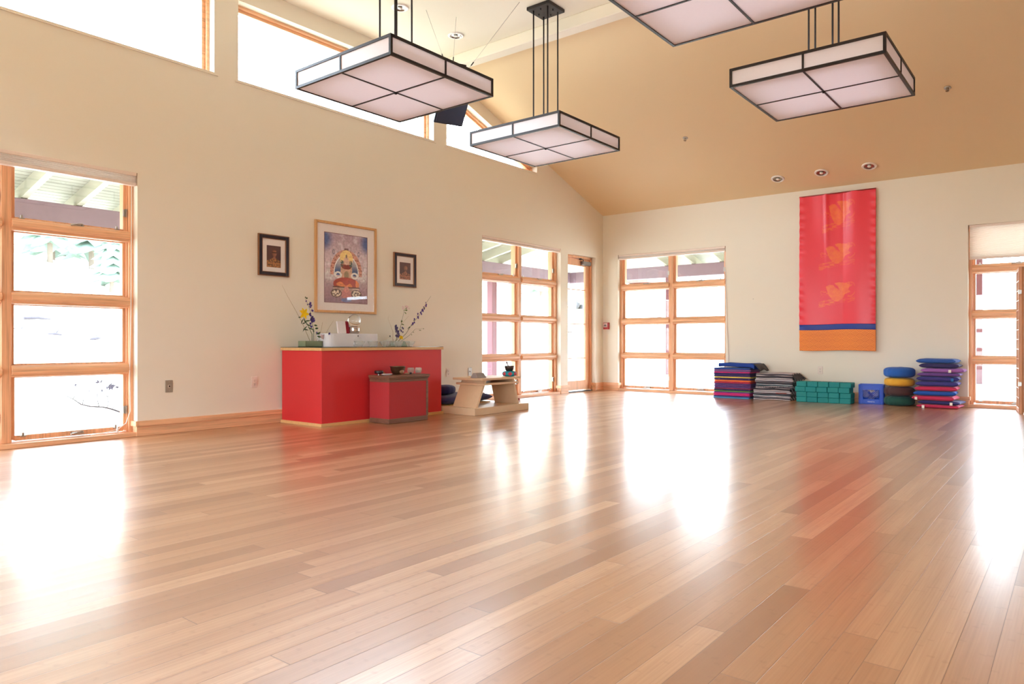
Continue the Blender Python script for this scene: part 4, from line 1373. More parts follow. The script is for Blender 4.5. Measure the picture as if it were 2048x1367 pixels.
# ------------------------------------------------------------------ wall plates and the fire alarm pull
M_plate = plain('ivory_plate', (232, 218, 206), .4)
M_dark = plain('dark_slot', (40, 34, 34), .5)
def plate(X, s, z, kind, label):
    r = thing('wall_outlet' if kind == 'duplex' else 'data_outlet', X @ Vector((s, -.003, z)), label, 'outlet', 'wall plates')
    b = MB(X); b.box(s - .037, s + .037, -.007, 0, z - .06, z + .06)
    b.build('cover_plate', M_plate if kind == 'duplex' else M_steel, r, bevel=.003)
    if kind == 'duplex':
        for dz in (-.02, .02):
            b = MB(X); b.box(s - .017, s + .017, -.0095, -.006, z + dz - .016, z + dz + .016); k = b.build('socket', M_plate, r, bevel=.004)
            b = MB(X)
            for dx in (-.007, .005): b.box(s + dx, s + dx + .002, -.0100, -.009, z + dz - .004, z + dz + .008)
            b.box(s - .003, s + .003, -.01, -.009, z + dz - .012, z + dz - .007)
            b.build('slot', M_dark, k)
    else:
        b = MB(X); b.box(s - .011, s + .011, -.012, -.006, z - .012, z + .012); k = b.build('jack', M_plate, r, bevel=.002)
        b = MB(X); b.box(s - .006, s + .008, -.0128, -.011, z - .008, z + .008); b.build('slot', M_dark, k)
        b = MB(X)
        for dz in (-.044, .044): b.ball((s, -.007, z + dz), .003, 8, 6)
        b.build('screw', M_white, r)
plate(LW, 3.44, .464, 'data', 'metal jack plate on the wall just right of the nearest window')
plate(LW, 4.372, .464, 'duplex', 'ivory outlet on the wall just left of the red altar')
plate(LW, 7.425, .467, 'duplex', 'ivory outlet on the wall just right of the red altar')
plate(LW, 7.89, .465, 'data', 'metal jack plate above the left end of the small desk')
plate(BW, -3.153, .464, 'duplex', 'ivory outlet on the wall above the teal blocks')
r = thing('fire_alarm_pull', BW @ Vector((-6.96, -.02, 1.2)), 'red and white fire alarm pull station in the corner', 'fire alarm')
b = MB(BW); b.box(-7.02, -6.905, -.045, 0, 1.137, 1.265); b.build('housing', plain('alarm_red', (168, 44, 50), .4), r, bevel=.006)
b = MB(BW); b.box(-7.008, -6.93, -.052, -.044, 1.175, 1.255); hn = b.build('pull_plate', plain('alarm_white', (228, 206, 204), .4), r, bevel=.003)
b = MB(BW); b.box(-6.995, -6.945, -.062, -.052, 1.195, 1.21); b.box(-6.976, -6.964, -.060, -.052, 1.21, 1.235); b.build('pull_bar', plain('alarm_dark', (64, 44, 60), .4), hn, bevel=.003)
b = MB(BW)
p = at(1507, 598, y=WY)
b.tube([(p.x, 0, p.z), (p.x, -.02, p.z)], .004, 8); b.ball((p.x, -.02, p.z), .006, 8, 6)
setp(b.build('picture_nail', M_steel, base=False), 'lone nail in the wall between the corner window and the banner', 'nail')

# ------------------------------------------------------------------ low desk on its platform
M_ply = plain('birch_plywood', (220, 192, 156), .45, vary=.06, scale=14., bump=.05)
b = MB(); b.box(-7.0, -5.765, 6.545, 7.635, 0, .09)
setp(b.build('low_platform', plain('platform_board', (222, 196, 160), .35, vary=.05, scale=10.), bevel=.006), 'low cream platform under the small desk, right of the altar', 'platform')
r = thing('low_desk', (-6.02, 7.05, .09), 'low cream desk with splayed plank legs standing on the platform', 'desk')
dx0, dx1 = -6.27, -5.775
b = MB(); b.box(dx0, dx1, 6.69, 7.47, .421, .449); b.build('desktop', M_ply, r, bevel=.005)
b = MB(); b.box(dx0 + .02, dx1 - .008, 6.73, 7.435, .36, .386); b.build('shelf', M_ply, r, bevel=.004)
for yb0, yt, sg in ((6.605, 6.775, 1), (7.465, 7.365, -1)):
    b = MB()
    th_ = .035 * sg
    lx0, lx1 = -6.19, -5.80
    b.hexa([(lx0, yb0, .09), (lx1, yb0, .09), (lx1, yb0 + th_, .09), (lx0, yb0 + th_, .09), (lx0, yt, .421), (lx1, yt, .421), (lx1, yt + th_, .421), (lx0, yt + th_, .421)])
    b.build('leg', M_ply, r, bevel=.003)
ZD = .45
b = MB()
b.prism([(-6.0, 6.72, ZD), (-5.88, 6.72, ZD), (-5.915, 6.735, ZD + .062), (-5.965, 6.735, ZD + .062)], (0, .18, 0))
for q in list(b.b.verts)[4:]:
    if q.co.z > ZD + .05: q.co.y -= .03
setp(b.build('tent_card', plain('grey_card', (150, 142, 138), .7), bevel=.004), 'grey tent-shaped card at the left end of the small desk', 'card')
# bell
r = thing('bell_cushion', (-5.885, 7.365, ZD), 'turquoise and red ring cushion under the bowl bell', 'cushion')
t_ = NT('brocade_ring')
_p = t_.pos(True)
_x, _y, _z = t_.xyz(_p)
ang = t_.math('ARCTAN2', _y, _x)
saw = t_.math('ABSOLUTE', t_.math('SUBTRACT', t_.math('FRACT', t_.math('ADD', t_.math('MULTIPLY', ang, 7 / (2 * pi)), 10.37)), .5))
dia = t_.math('ADD', t_.math('MULTIPLY', saw, 2.1), t_.math('MULTIPLY', t_.math('ABSOLUTE', _z), 26.))
colr = t_.ramp(dia, [(0., lin((206, 66, 84))), (.78, lin((196, 70, 80))), (.80, lin((26, 142, 164))), (1., lin((30, 150, 172)))])
t_.bsdf(Base_Color=colr, Roughness=.7)
b = MB(); b.lathe([(.03, .06), (.055, .07), (.085, .062), (.099, .036), (.085, .008), (.05, 0), (.0, .0), (0, .03), (.03, .06)], (-5.885, 7.365, ZD), 28); b.build('cushion', t_.m, r)
r = thing('bowl_bell', (-5.885, 7.365, ZD + .07), 'dark bronze bowl bell sitting on the ring cushion', 'bell')
b = MB(); b.lathe([(0, 0), (.04, .0), (.053, .012), (.06, .04), (.066, .068), (.062, .068), (.055, .04), (.046, .016), (0, .008)], (-5.885, 7.365, ZD + .0695), 26); b.build('bowl', plain('bell_bronze', (78, 66, 62), .35, .8), r)
r = thing('bell_striker', (-5.90, 7.34, ZD + .085), 'wooden striker leaning out of the bowl bell', 'striker')
b = MB(); b.tube([(-5.885, 7.372, ZD + .081), (-5.885, 7.34, ZD + .14), (-5.885, 7.315, ZD + .175)], .007, 8); b.build('handle', plain('striker_rosewood', (110, 58, 50), .4), r)
b = MB(); b.tube([(-5.885, 7.318, ZD + .171), (-5.885, 7.306, ZD + .19)], .011, 10); b.build('head', MATS['striker_rosewood'], r)

# cushion shapes
def square_cushion(b, w_, d, h, zc=0., pinch=.10, seed=0, sag=.0):
    n = 22
    def side(sg):
        def fn(u, v):
            a, c = math.sin((u - .5) * pi), math.sin((v - .5) * pi)
            k = max(0, (1 - abs(a) ** 9)) ** .5 * max(0, (1 - abs(c) ** 9)) ** .5
            xx = a * w_ / 2 * (1 - pinch * (1 - c * c) * .5 * abs(a))
            yy = c * d / 2 * (1 - pinch * (1 - a * a) * .5 * abs(c))
            wob = noise.noise(Vector((a * 1.3 + seed, c * 1.3, sg))) * h * .10
            e = noise.noise(Vector((a * 1.1, c * 1.1, seed * 3.7))) * h * .10
            return (xx, yy, zc + sg * (h / 2 * k) + wob * k * .5 + e * .5 - sag * (a * a) * (1 - k))
        return fn
    b.grid(side(1), n, n); b.grid(side(-1), n, n)
def round_cushion(b, rad, h, seed=0):
    prof = []
    n = 14
    for i in range(n + 1):
        th = -pi / 2 + pi * i / n
        prof.append((rad * abs(math.cos(th)) ** .5 if 0 < i < n else 0, h / 2 + h / 2 * (abs(math.sin(th)) ** .62) * (1 if th > 0 else -1)))
    def mod(r_, z_, th):
        e = abs(z_ - h / 2) / (h / 2)
        pl = math.cos(th * 15 + seed) * .0035 * (1 + math.sin(th * 2 + seed)) * (.35 + .65 * e) * (r_ / rad)
        return r_ + pl, z_ + noise.noise(Vector((math.cos(th), math.sin(th), seed))) * .006 * e
    b.lathe(prof, (0, 0, 0), 90, mod=mod)

M_navy = fabric('navy_cotton', (40, 34, 84))
X = Matrix.Translation((-6.61, 7.02, .155)) @ Matrix.Rotation(.05, 4, 'Z')
r = thing('floor_mat', (-6.61, 7.0, .09), 'thin ochre mat under the navy cushions behind the desk', 'mat')
b = MB(); b.box(-6.93, -6.255, 6.62, 7.42, .09, .10); b.build('mat', plain('ochre_mat', (206, 170, 108), .8), r, bevel=.004)
b = MB(X); square_cushion(b, .68, .96, .105, 0, seed=1)
o = b.build('flat_cushion', M_navy, weld=True); setp(o, 'flat square navy cushion on the platform behind the desk', 'cushion')
b = MB(Matrix.Translation((-6.63, 6.84, .209))); round_cushion(b, .20, .125, 3)
o = b.build('round_cushion', M_navy, weld=True); setp(o, 'round navy sitting cushion behind the left leg of the desk', 'cushion')
# vase and cup on the floor behind the desk's right leg
vx, vy = -6.46, 7.96
r = thing('floor_vase', (vx, vy, 0), 'dark narrow vase of dry twigs on the floor behind the desk', 'vase')
b = MB(); b.lathe([(0, 0), (.05, 0), (.065, .03), (.07, .12), (.055, .21), (.03, .26), (.034, .29), (.028, .29), (.024, .26), (0, .2)], (vx, vy, 0), 20); b.build('body', plain('vase_indigo', (44, 38, 66), .3), r)
for k, (dy, dz) in enumerate(((-.05, .42), (.02, .46), (.07, .41), (-.02, .50))):
    b = MB(); b.tube([(vx, vy, .25), (vx, vy + dy * .5, .25 + (dz - .25) * .6), (vx + .02, vy + dy, dz)], [.003, .0025, .001], 5); b.build('twig', M_dryst, r)
r = thing('red_cup', (-6.30, 8.06, 0), 'small red and white cup on the floor beside the dark vase', 'cup')
b = MB(); b.lathe([(0, 0), (.03, 0), (.045, .02), (.048, .07), (.04, .10), (.036, .10), (.042, .06), (0, .02)], (-6.30, 8.06, 0), 20); b.build('body', plain('cup_red', (164, 52, 44), .35), r)
b = MB(); b.lathe([(.0485, .05), (.0492, .06), (.0485, .07)], (-6.30, 8.06, 0), 20); b.build('stripe', M_white, r)

# ------------------------------------------------------------------ folded blankets, colourful pile
def folded(b, w_, d, h, wave=.0, ph=0., lean=0., layers=1):
    """folded cloth: rounded fold in front, slightly uneven, `layers` leaves of cloth showing"""
    nx, na = 18, 8
    base = Vector((0, 0, 0))
    for L in range(layers):
        hl = h / layers
        z0 = hl * L
        prof = []
        for i in range(na + 1):
            a = -pi / 2 + pi * i / na
            prof.append((-d / 2 + hl * .5 - math.cos(a) * hl * .5, z0 + hl / 2 + math.sin(a) * hl / 2))
        prof += [(d / 2 - hl * .1, z0 + hl), (d / 2, z0 + hl * .5), (d / 2 - hl * .1, z0)]
        rows = []
        for i in range(nx + 1):
            u = i / nx - .5
            row = []
            for (yy, zz) in prof:
                wz = wave * math.sin(u * 7.5 + ph) * (.5 + .5 * math.cos(u * 3 + ph)) + lean * u
                row.append(b.v((u * w_ + .003 * math.sin(ph * 5 + zz * 90), yy + .004 * math.sin(u * 9 + ph * 3 + L), zz + wz)))
            rows.append(row)
        m = len(prof)
        for i in range(nx):
            for j in range(m):
                b.f([rows[i][j], rows[i + 1][j], rows[i + 1][(j + 1) % m], rows[i][(j + 1) % m]], 0 < j < na)
        b.f(rows[0]); b.f(rows[-1][::-1])
pal = {'light blue': (74, 146, 196), 'indigo': (58, 42, 104), 'hot pink': (206, 34, 118), 'violet': (104, 62, 132), 'green': (92, 152, 72), 'navy': (38, 34, 78), 'crimson': (176, 40, 72),
       'purple': (96, 58, 124), 'orange': (240, 112, 62), 'dark indigo': (52, 40, 92), 'yellow': (232, 204, 98), 'magenta': (216, 44, 122), 'lilac': (126, 84, 144), 'royal blue': (28, 66, 148)}
pile = [('light blue', 20, 'light blue folded blanket, bottom of the colourful pile'), ('indigo', 20, 'indigo folded blanket just above the light blue bottom one'),
        ('hot pink', 42, 'thick hot pink folded blanket low in the colourful pile'), ('violet', 18, 'violet folded blanket between the hot pink and the green one'),
        ('green', 17, 'green folded blanket in the colourful pile'), ('navy', 28, 'navy folded blanket just above the green one'),
        ('crimson', 11, 'thin crimson folded blanket above the navy one'), ('purple', 18, 'purple folded blanket, lowest of the four under the crimson and orange ones'),
        ('purple', 19, 'purple folded blanket, second lowest of the four under the crimson and orange ones'), ('purple', 18, 'purple folded blanket, third of the four under the crimson and orange ones'),
        ('purple', 19, 'purple folded blanket, topmost of the four under the crimson and orange ones'), ('crimson', 24, 'crimson folded blanket directly under the orange one'),
        ('orange', 28, 'orange folded blanket in the middle of the colourful pile'), ('dark indigo', 31, 'dark indigo folded blanket between the orange and the yellow one'),
        ('yellow', 20, 'pale yellow folded blanket in the colourful pile'), ('indigo', 19, 'indigo folded blanket directly above the yellow one'),
        ('indigo', 19, 'indigo folded blanket, second above the yellow one'), ('indigo', 19, 'indigo folded blanket directly under the magenta one'),
        ('magenta', 17, 'thin magenta folded blanket near the top of the colourful pile'), ('lilac', 36, 'lilac folded blanket above the magenta one'),
        ('royal blue', 26, 'royal blue folded blanket on the top of the straight pile')]
z = 0.
rb = random.Random(4)
bx0, bx1 = -4.675, -4.075
for i, (cn_, h, lb) in enumerate(pile):
    h = h / 1000
    k = -.022 if i == 0 else -.012 if i < 4 else rb.uniform(0, .012)
    ww = bx1 - bx0 + rb.uniform(-.012, .006) - max(0, k)
    b = MB(Matrix.Translation((bx0 + k + ww / 2 + (.015 if k < 0 else .005), 11.385 + rb.uniform(-.006, .006), z)))
    folded(b, ww, .43, h, .0008, i * 1.3, layers=2 if h > .03 else 1)
    o = b.build('folded_blanket', fabric('felt_' + cn_.replace(' ', '_'), pal[cn_], scale=320.))
    setp(o, lb, 'blanket', 'colourful folded blankets')
    z += h + .0008
Ztop = z
# the loose blue blanket lying askew on top, one end bent down over the next pile
r = thing('loose_blanket', (-4.30, 11.42, Ztop), 'royal blue blanket with a green stripe and dark underside, lying askew on the colourful pile', 'blanket')
b = MB()
def loose(z_off, th_):
    def fn(u, v):
        xx = -4.60 + .60 * u + .03 * v
        yy = 11.20 + .40 * v
        dr = max(0, u - .82) / .18
        zz = Ztop + .012 + z_off + .010 * math.sin(u * 6 + v * 2) * (1 - dr) * .5 - dr * dr * (.030 + .01 * v)
        zz += .004 * math.cos(v * 5)
        return (xx - dr * .02, yy, zz + th_ * (1 - .0 * u))
    return fn
t_ = NT('blue_green_felt')
_x, _y, _z = t_.xyz(t_.pos(True))
st = t_.math('LESS_THAN', t_.math('ABSOLUTE', t_.math('SUBTRACT', _z, .055)), .0035)
t_.bsdf(Base_Color=t_.mix(st, lin((26, 62, 150)), lin((70, 92, 70))), Roughness=.9)
b.grid(loose(.0, .060), 26, 10); 
b.grid(loose(.0, .0), 26, 10)
n_ = 26
for v_ in (0, 1):
    b.grid(lambda u, q, v_=v_: (lambda lo, hi: tuple(Vector(lo).lerp(Vector(hi), q) + Vector((0, (-.012 if v_ == 0 else .012) * math.sin(q * pi), 0))))(loose(0, 0)(u, v_), loose(0, .06)(u, v_)), 26, 6)
for u_ in (0, 1):
    b.grid(lambda v, q, u_=u_: tuple(Vector(loose(0, 0)(u_, v)).lerp(Vector(loose(0, .06)(u_, v)), q)), 10, 4)
b.build('blanket', t_.m, r, weld=True)
b = MB()
b.grid(lambda u, v: (-4.03 + .085 * u + .02 * v, 11.20 + .38 * v, Ztop + .066 - (.05 + .045 * u) * (u + .12 * v) - .012 * math.sin(v * 9) * u), 8, 16)
o = b.build('turned_corner', fabric('charcoal_felt', (58, 52, 56)), r, label='dark turned-down end')
sm = o.modifiers.new('thick', 'SOLIDIFY'); sm.thickness = .012

# ------------------------------------------------------------------ striped grey blankets
def striped(name, a, c, e, k):
    t = NT(name)
    x, y, z = t.xyz(t.pos(True))
    n = t.n('TexNoise', {'Vector': t.n('Mapping', {'Vector': t.pos(True), 'Scale': (4., 60., 60.)}).outputs[0], 'Scale': 1., 'Detail': 2.})
    f = t.math('FRACT', t.math('ADD', t.math('ADD', t.math('MULTIPLY', z, k), t.math('MULTIPLY', y, k * .55)), t.math('MULTIPLY_ADD', n.outputs[0], .14, 7.3)))
    col = t.ramp(f, [(0., lin(a)), (.28, lin(c)), (.36, lin(a)), (.52, lin(e)), (.74, lin(c)), (.84, lin(e)), (.95, lin(a))], 'CONSTANT')
    w_ = t.n('TexNoise', {'Vector': t.pos(True), 'Scale': 260., 'Detail': 1.})
    t.bsdf(Base_Color=col, Roughness=.9, Normal=t.bump(w_.outputs[0], .3, .003))
    return t.m
WHT, MID, DRK, TEAL = (214, 204, 208), (136, 128, 136), (62, 58, 66), (58, 86, 94)
smats = [striped('mexican_weave_a', WHT, MID, DRK, 15.), striped('mexican_weave_b', DRK, WHT, TEAL, 13.), striped('mexican_weave_c', MID, DRK, WHT, 17.), striped('mexican_weave_d', DRK, MID, WHT, 12.)]
names = ['bottom of the striped pile', 'second from the bottom of the striped pile', 'third from the bottom, with a rusty stripe', 'fourth from the bottom of the striped pile',
         'middle of the pile, with a frayed white edge', 'fourth from the top of the striped pile', 'third from the top of the striped pile', 'second from the top of the striped pile', 'on top of the striped pile']
z = .004
hs = [.048, .040, .044, .046, .040, .056, .044, .052, .044]
for i, h in enumerate(hs):
    ww = .575 + rb.uniform(-.02, .01)
    b = MB(Matrix.Translation((-3.745 + (.03 if i > 3 else 0) - ww * 0 + rb.uniform(-.006, .006), 11.40, z)))
    wv = .005
    folded(b, ww, .42, h * .99, wv, 1.1, layers=2 if h > .045 else 1)
    r = thing('striped_blanket', (-3.745, 11.40, z), 'grey striped blanket, ' + names[i], 'blanket', 'striped grey blankets')
    b.build('folds', smats[i % 4], r)
    if i == 2:
        b = MB(); b.box(-3.68, -3.52, 11.186, 11.192, z + .014, z + .030); b.build('rusty_stripe', plain('rust_weave', (128, 58, 52), .9), r)
    if i == 4:
        b = MB()
        for k in range(46):
            x = -3.99 + .49 * k / 45
            b.tube([(x, 11.19, z + .034 + .008 * math.sin((x + 3.7) * 9)), (x + rb.uniform(-.006, .006), 11.183, z + .022 + rb.uniform(-.004, .004) + .008 * math.sin((x + 3.7) * 9))], .0022, 4)
        b.build('fringe', plain('fringe_white', (224, 216, 216), .9), r)
    z += h
# loose ends of the topmost blankets hanging at the right back
r = thing('blanket_fringe', (-3.42, 11.42, z - .06), 'dark knotted blanket ends hanging over the right edge of the striped pile', 'blanket ends')
b = MB()
for k in range(24):
    y0_ = 11.24 + .30 * k / 23
    b.tube([(-3.455 + .0 * k, y0_, z - .005 - rb.uniform(0, .01)), (-3.41 + rb.uniform(-.01, .012), y0_ + rb.uniform(-.01, .01), z - .03 - rb.uniform(0, .02)), (-3.36 + rb.uniform(-.02, .03), y0_ + .01, z - .075 - rb.uniform(0, .035))],
           [.012, .011, .006], 6)
b.build('fringe', fabric('fringe_charcoal', (74, 68, 70)), r)

# ------------------------------------------------------------------ teal foam blocks
M_foam = plain('teal_foam', (8, 132, 132), .65, bump=.2, vary=.08, scale=180.)
rows_ = ['bottom row', 'second row from the floor', 'third row from the floor', 'top row']
cols_ = ['leftmost', 'second from the left', 'middle', 'second from the right', 'rightmost']
bp = None
for k in range(4):
    for c in range(5):
        x = -3.374 + .1545 * (c + .5) + (-.016 if k == 2 else .004 if k > 2 else 0) + rb.uniform(-.0006, .0006)
        y = 11.17 + .115 + rb.uniform(-.004, .004) - (.006 if k == 2 else 0)
        z = k * .0768
        if bp is None:
            b = MB(Matrix.Translation((x, y, z)))
            b.box(-.0755, .0755, -.115, .115, 0, .0766)
            bp = o = b.build('foam_block', M_foam, bevel=.010, seg=3)
        else:
            o = bp.copy(); C.objects.link(o)
            o.location = (x, y, z + .03825 if abs(bp.location.z) > .01 else z)
        o['label'] = 'teal foam block, %s in the %s of blocks' % (cols_[c], rows_[k])
        o['category'] = 'yoga block'
        o['group'] = 'teal foam blocks'

# ------------------------------------------------------------------ blue milk crate
M_crate = plain('crate_blue', (20, 82, 212), .4, vary=.05)
CX = Matrix.Translation((-2.395, 11.505, 0)) @ Matrix.Rotation(math.radians(7), 4, 'Z')
r = thing('milk_crate', (-2.395, 11.505, 0), 'blue plastic milk crate holding rolled straps, between blocks and round cushions', 'crate')
hw, hh = .158, .282
b = MB(CX)
b.box(-hw + .01, hw - .01, -.128, .128, 0, .012)
b.build('bottom', M_crate, r)
def wall(R, half, depth, front):
    b = MB(CX @ R)
    yv, t = -depth, .014
    b.box(-half, half, yv, yv + t, 0, .072)
    b.box(-half, half, yv, yv + t, .205, hh - .012)
    b.box(-half, half, yv - .006, yv + t, hh - .014, hh)
    for sg in (-1, 1):
        a, q = sorted((sg * half, sg * (half - .045)))
        b.box(a, q, yv, yv + t, .072, .205)
        for e in (.006, .026, .044):
            a, q = sorted((sg * (half - e), sg * (half - e - .006)))
            b.box(a, q, yv - .006, yv, .0, hh - .014)
    if front: b.box(-.1, .1, yv - .003, yv, .008, .06)
    # hand hole cut above the lattice: the band is split round it
    w_ = b.build('side_wall', M_crate, r, bevel=.002)
    b = MB(CX @ R)
    lo, hi, hx = .072, .205, half - .045
    st = .028
    k = -hx - (hi - lo)
    while k < hx:
        for sg in (1, -1):
            pts = []
            for q in range(0, 41):
                zz = lo + (hi - lo) * q / 40
                xx = (k + (zz - lo)) * sg
                if -hx <= xx <= hx and not (abs(xx) < .052 and zz > .165 + abs(xx) * .2): pts.append((xx, yv + t * .5, zz))
            run = []
            if len(pts) > 1: b.tube([pts[0], pts[-1]], .0033, 5)
        k += st
    b.tube([(-.056, yv + .007, .205), (-.05, yv + .007, .172), (-.03, yv + .007, .163), (.03, yv + .007, .163), (.05, yv + .007, .172), (.056, yv + .007, .205)], .004, 6)
    b.build('lattice', M_crate, w_)
    return w_
I4 = Matrix.Identity(4)
wf = wall(I4, hw, .128, True)
wall(Matrix.Rotation(pi, 4, 'Z'), hw, .128, False)
wall(Matrix.Rotation(pi / 2, 4, 'Z'), .128, hw, False)
wall(Matrix.Rotation(-pi / 2, 4, 'Z'), .128, hw, False)
cu = bpy.data.curves.new('crate_text', 'FONT')
cu.body = 'VENETA'
cu.size = .026
cu.align_x = 'CENTER'
cu.extrude = .0008
cu.offset = .0006
tmp = bpy.data.objects.new('crate_text', cu)
C.objects.link(tmp)
bpy.context.view_layer.update()
me = bpy.data.meshes.new_from_object(tmp.evaluated_get(bpy.context.evaluated_depsgraph_get()))
bpy.data.objects.remove(tmp)
TX = CX @ Matrix.Translation((0, -.132, .026)) @ Matrix.Rotation(pi / 2, 4, 'X')
b = MB()
b.b.from_mesh(me)
bmesh.ops.transform(b.b, matrix=TX, verts=b.b.verts)
b.build('lettering', plain('crate_lettering', (176, 190, 240), .5), wf, norm=False)
M_strap = fabric('strap_white', (222, 214, 206))
def strap(px, py, pz, rx, ry, label):
    X = CX @ Matrix.Translation((px, py, pz)) @ Matrix.Rotation(ry, 4, 'Y') @ Matrix.Rotation(rx, 4, 'X')
    r = thing('rolled_strap', CX @ Vector((px, py, pz)), label, 'strap', 'straps in the crate')
    b = MB(X)
    b.lathe([(.012, -.022), (.041, -.022), (.043, -.019), (.043, .019), (.041, .022), (.012, .022), (.012, -.022)], seg=24)
    b.build('roll', M_strap, r)
    b = MB(X)
    b.box(.034, .049, -.014, .014, -.018, .018); b.build('buckle', M_steel, r, bevel=.003)
strap(-.075, -.05, .125, 1.2, .3, 'rolled white strap at the left behind the crate lattice')
strap(.06, -.045, .135, 1.0, -.7, 'rolled white strap in the middle right of the crate')
strap(.105, -.02, .165, 1.3, -.5, 'rolled white strap at the right end of the crate')
strap(-.085, -.01, .185, .4, .2, 'rolled white strap at the upper left in the crate')
strap(.012, .0, .185, 1.3, .1, 'rolled cream strap under the crate handle hole')
strap(-.01, .03, .075, .2, .0, 'rolled strap lying deep at the bottom of the crate')

# ------------------------------------------------------------------ round cushions
z = 0.
for i, (cn_, rgb, h, rad, dx, lb) in enumerate((('dark_green', (22, 76, 66), .135, .196, .0, 'dark green round cushion at the bottom of the round pile'),
        ('brown', (74, 46, 46), .135, .193, -.003, 'brown round cushion between the yellow and the green one'),
        ('mustard', (226, 170, 54), .125, .192, -.002, 'mustard yellow round cushion, second from the top'),
        ('blue', (36, 96, 182), .150, .200, .0, 'bright blue round cushion on top of the round pile'))):
    b = MB(Matrix.Translation((-2.02 + dx, 11.42, z)) @ Matrix.Rotation(i * 1.1, 4, 'Z'))
    round_cushion(b, rad, h, i * 2.3)
    o = b.build('round_cushion', fabric('zafu_' + cn_, rgb), weld=True)
    setp(o, lb, 'cushion', 'round sitting cushions')
    z += h

# ------------------------------------------------------------------ square support cushions
sq = [('crimson', (196, 42, 84), .050, .055, 'crimson square cushion on the floor at the bottom of the tall pile', (1,)),
      ('navy', (46, 44, 104), .052, .07, 'navy square cushion just above the bottom crimson one', (2,)),
      ('crimson', (198, 44, 86), .066, .0, 'crimson square cushion with a tag, second crimson one from the floor', (0,)),
      ('royal', (24, 84, 176), .062, .0, 'royal blue square cushion between two crimson ones', ()),
      ('crimson', (204, 44, 92), .066, .015, 'crimson square cushion, the highest crimson one', ()),
      ('indigo', (58, 54, 128), .068, .03, 'indigo square cushion just above the highest crimson one', ()),
      ('indigo', (62, 58, 132), .066, .035, 'indigo square cushion just under the purple one', (3,)),
      ('purple', (104, 66, 140), .052, .05, 'purple square cushion under the lilac one', ()),
      ('lilac', (158, 98, 176), .062, .095, 'lilac square cushion with upturned corner', (4,)),
      ('dark_navy', (44, 40, 92), .064, .06, 'dark navy square cushion, second from the top of the tall pile', ()),
      ('blue', (38, 84, 162), .064, .03, 'blue square cushion on top of the tall pile', ())]
z = 0.
ZX, ZY = -1.565, 11.395
M_tag = plain('white_tag', (238, 232, 222), .8)
for i, (cn_, rgb, h, dx, lb, tags) in enumerate(sq):
    ang_ = rb.uniform(-.06, .06)
    X = Matrix.Translation((ZX + dx, ZY + rb.uniform(-.01, .01), z + h / 2)) @ Matrix.Rotation(ang_, 4, 'Z')
    r = thing('square_cushion', (ZX + dx, ZY, z), lb, 'cushion', 'square support cushions')
    b = MB(X)
    wd = .475 if i > 8 else .51
    square_cushion(b, wd, .42, h * 1.02, 0, seed=i * 1.7, pinch=.12)
    b.build('cover', fabric('support_' + cn_, rgb), r, weld=True)
    for tg in tags:
        tx = {0: -.20, 1: -.17, 2: .15, 3: .17, 4: .09}[tg]
        b = MB(X)
        b.box(tx - .016, tx + .016, -.216, -.205, -.026, .012)
        b.build('tag', M_tag if tg != 3 else plain('blue_tag', (40, 110, 180), .8), r)
    z += h
# ------------------------------------------------------------------ silk banner
by0, by1, bz0, bz1 = -3.447, -2.362, .768, 3.165
bt = -.055
def wings(u, v):
    """winged emblem, (0,0)-(1,1) box; returns cover 0..1"""
    n1 = noise.noise(Vector((u * 7, v * 7, 1)))
    n2 = noise.noise(Vector((u * 22, v * 18, 5)))
    c = 0.
    def inside(poly):
        k = False
        j = len(poly) - 1
        for i in range(len(poly)):
            (xi, yi), (xj, yj) = poly[i], poly[j]
            if (yi > v) != (yj > v) and u < (xj - xi) * (v - yi) / (yj - yi) + xi: k = not k
            j = i
        return k
    if inside([(.20, .86), (.30, .92), (.40, .90), (.52, .74), (.60, .66), (.62, .60), (.44, .98), (.56, 1.0), (.78, .96), (.86, .86), (.82, .70), (.88, .60), (.72, .52), (.66, .34), (.52, .24), (.38, .30), (.28, .50)]): c = .9
    if inside([(.42, .95), (.50, .80), (.57, .72), (.52, .86)]): c = 0
    e = math.hypot((u - .86) / .17, (v - .72) / .30)
    if .86 < e < 1.0 and u > .80: c = max(c, .5)
    if math.hypot((u - .84) / .09, (v - .9) / .1) < 1 and n2 > -.1: c = max(c, .6)
    n3 = noise.noise(Vector((u * 7, v * 30, 9)))
    if v < .40 and abs(v - (.14 + .25 * u)) < .12 and n3 > -.02 and u < .55: c = max(c, .7)
    if math.hypot((u - .12) / .14, (v - .58) / .13) < 1 and n2 > .1: c = max(c, .5)
    if u > .5 and .18 < v < .42 and n3 > .05: c = max(c, .5)
    if inside([(.0, .04), (.12, .10), (.30, .16), (.36, .20), (.18, .10), (.10, .02)]): c = max(c, .6)
    return max(0, c * (.82 + .3 * n1 + .22 * n2)) if c else 0
def ban(u, v):
    """cloth point in wall coordinates; soft hanging folds, puckered side seams"""
    f = .012 * math.sin(u * 9.2 + .6) * (1 - .3 * v) + .008 * math.sin(u * 17 + 2.2 * v) * v + .007 * math.exp(-((u - .40 + .04 * v) / .03) ** 2) * v ** 2 * 2 - .010 * math.exp(-((u - .585) / .03) ** 2) * v
    e = min(u, 1 - u)
    pk = math.exp(-(e / .05) ** 2)
    f += pk * .006 * math.sin(v * 115 + 9 * u) * (.4 + .6 * abs(math.sin(v * 6)))
    f += .022 * math.sin(v * pi * 1.15 + .2) * (1 - .55 * v)
    s = by0 + (by1 - by0) * u
    zz = bz0 + (bz1 - bz0) * v - .006 * math.sin(u * 6.5 + .5) * (1 - v)
    return (s, bt + .02 - f * 1.1 - .01, zz)
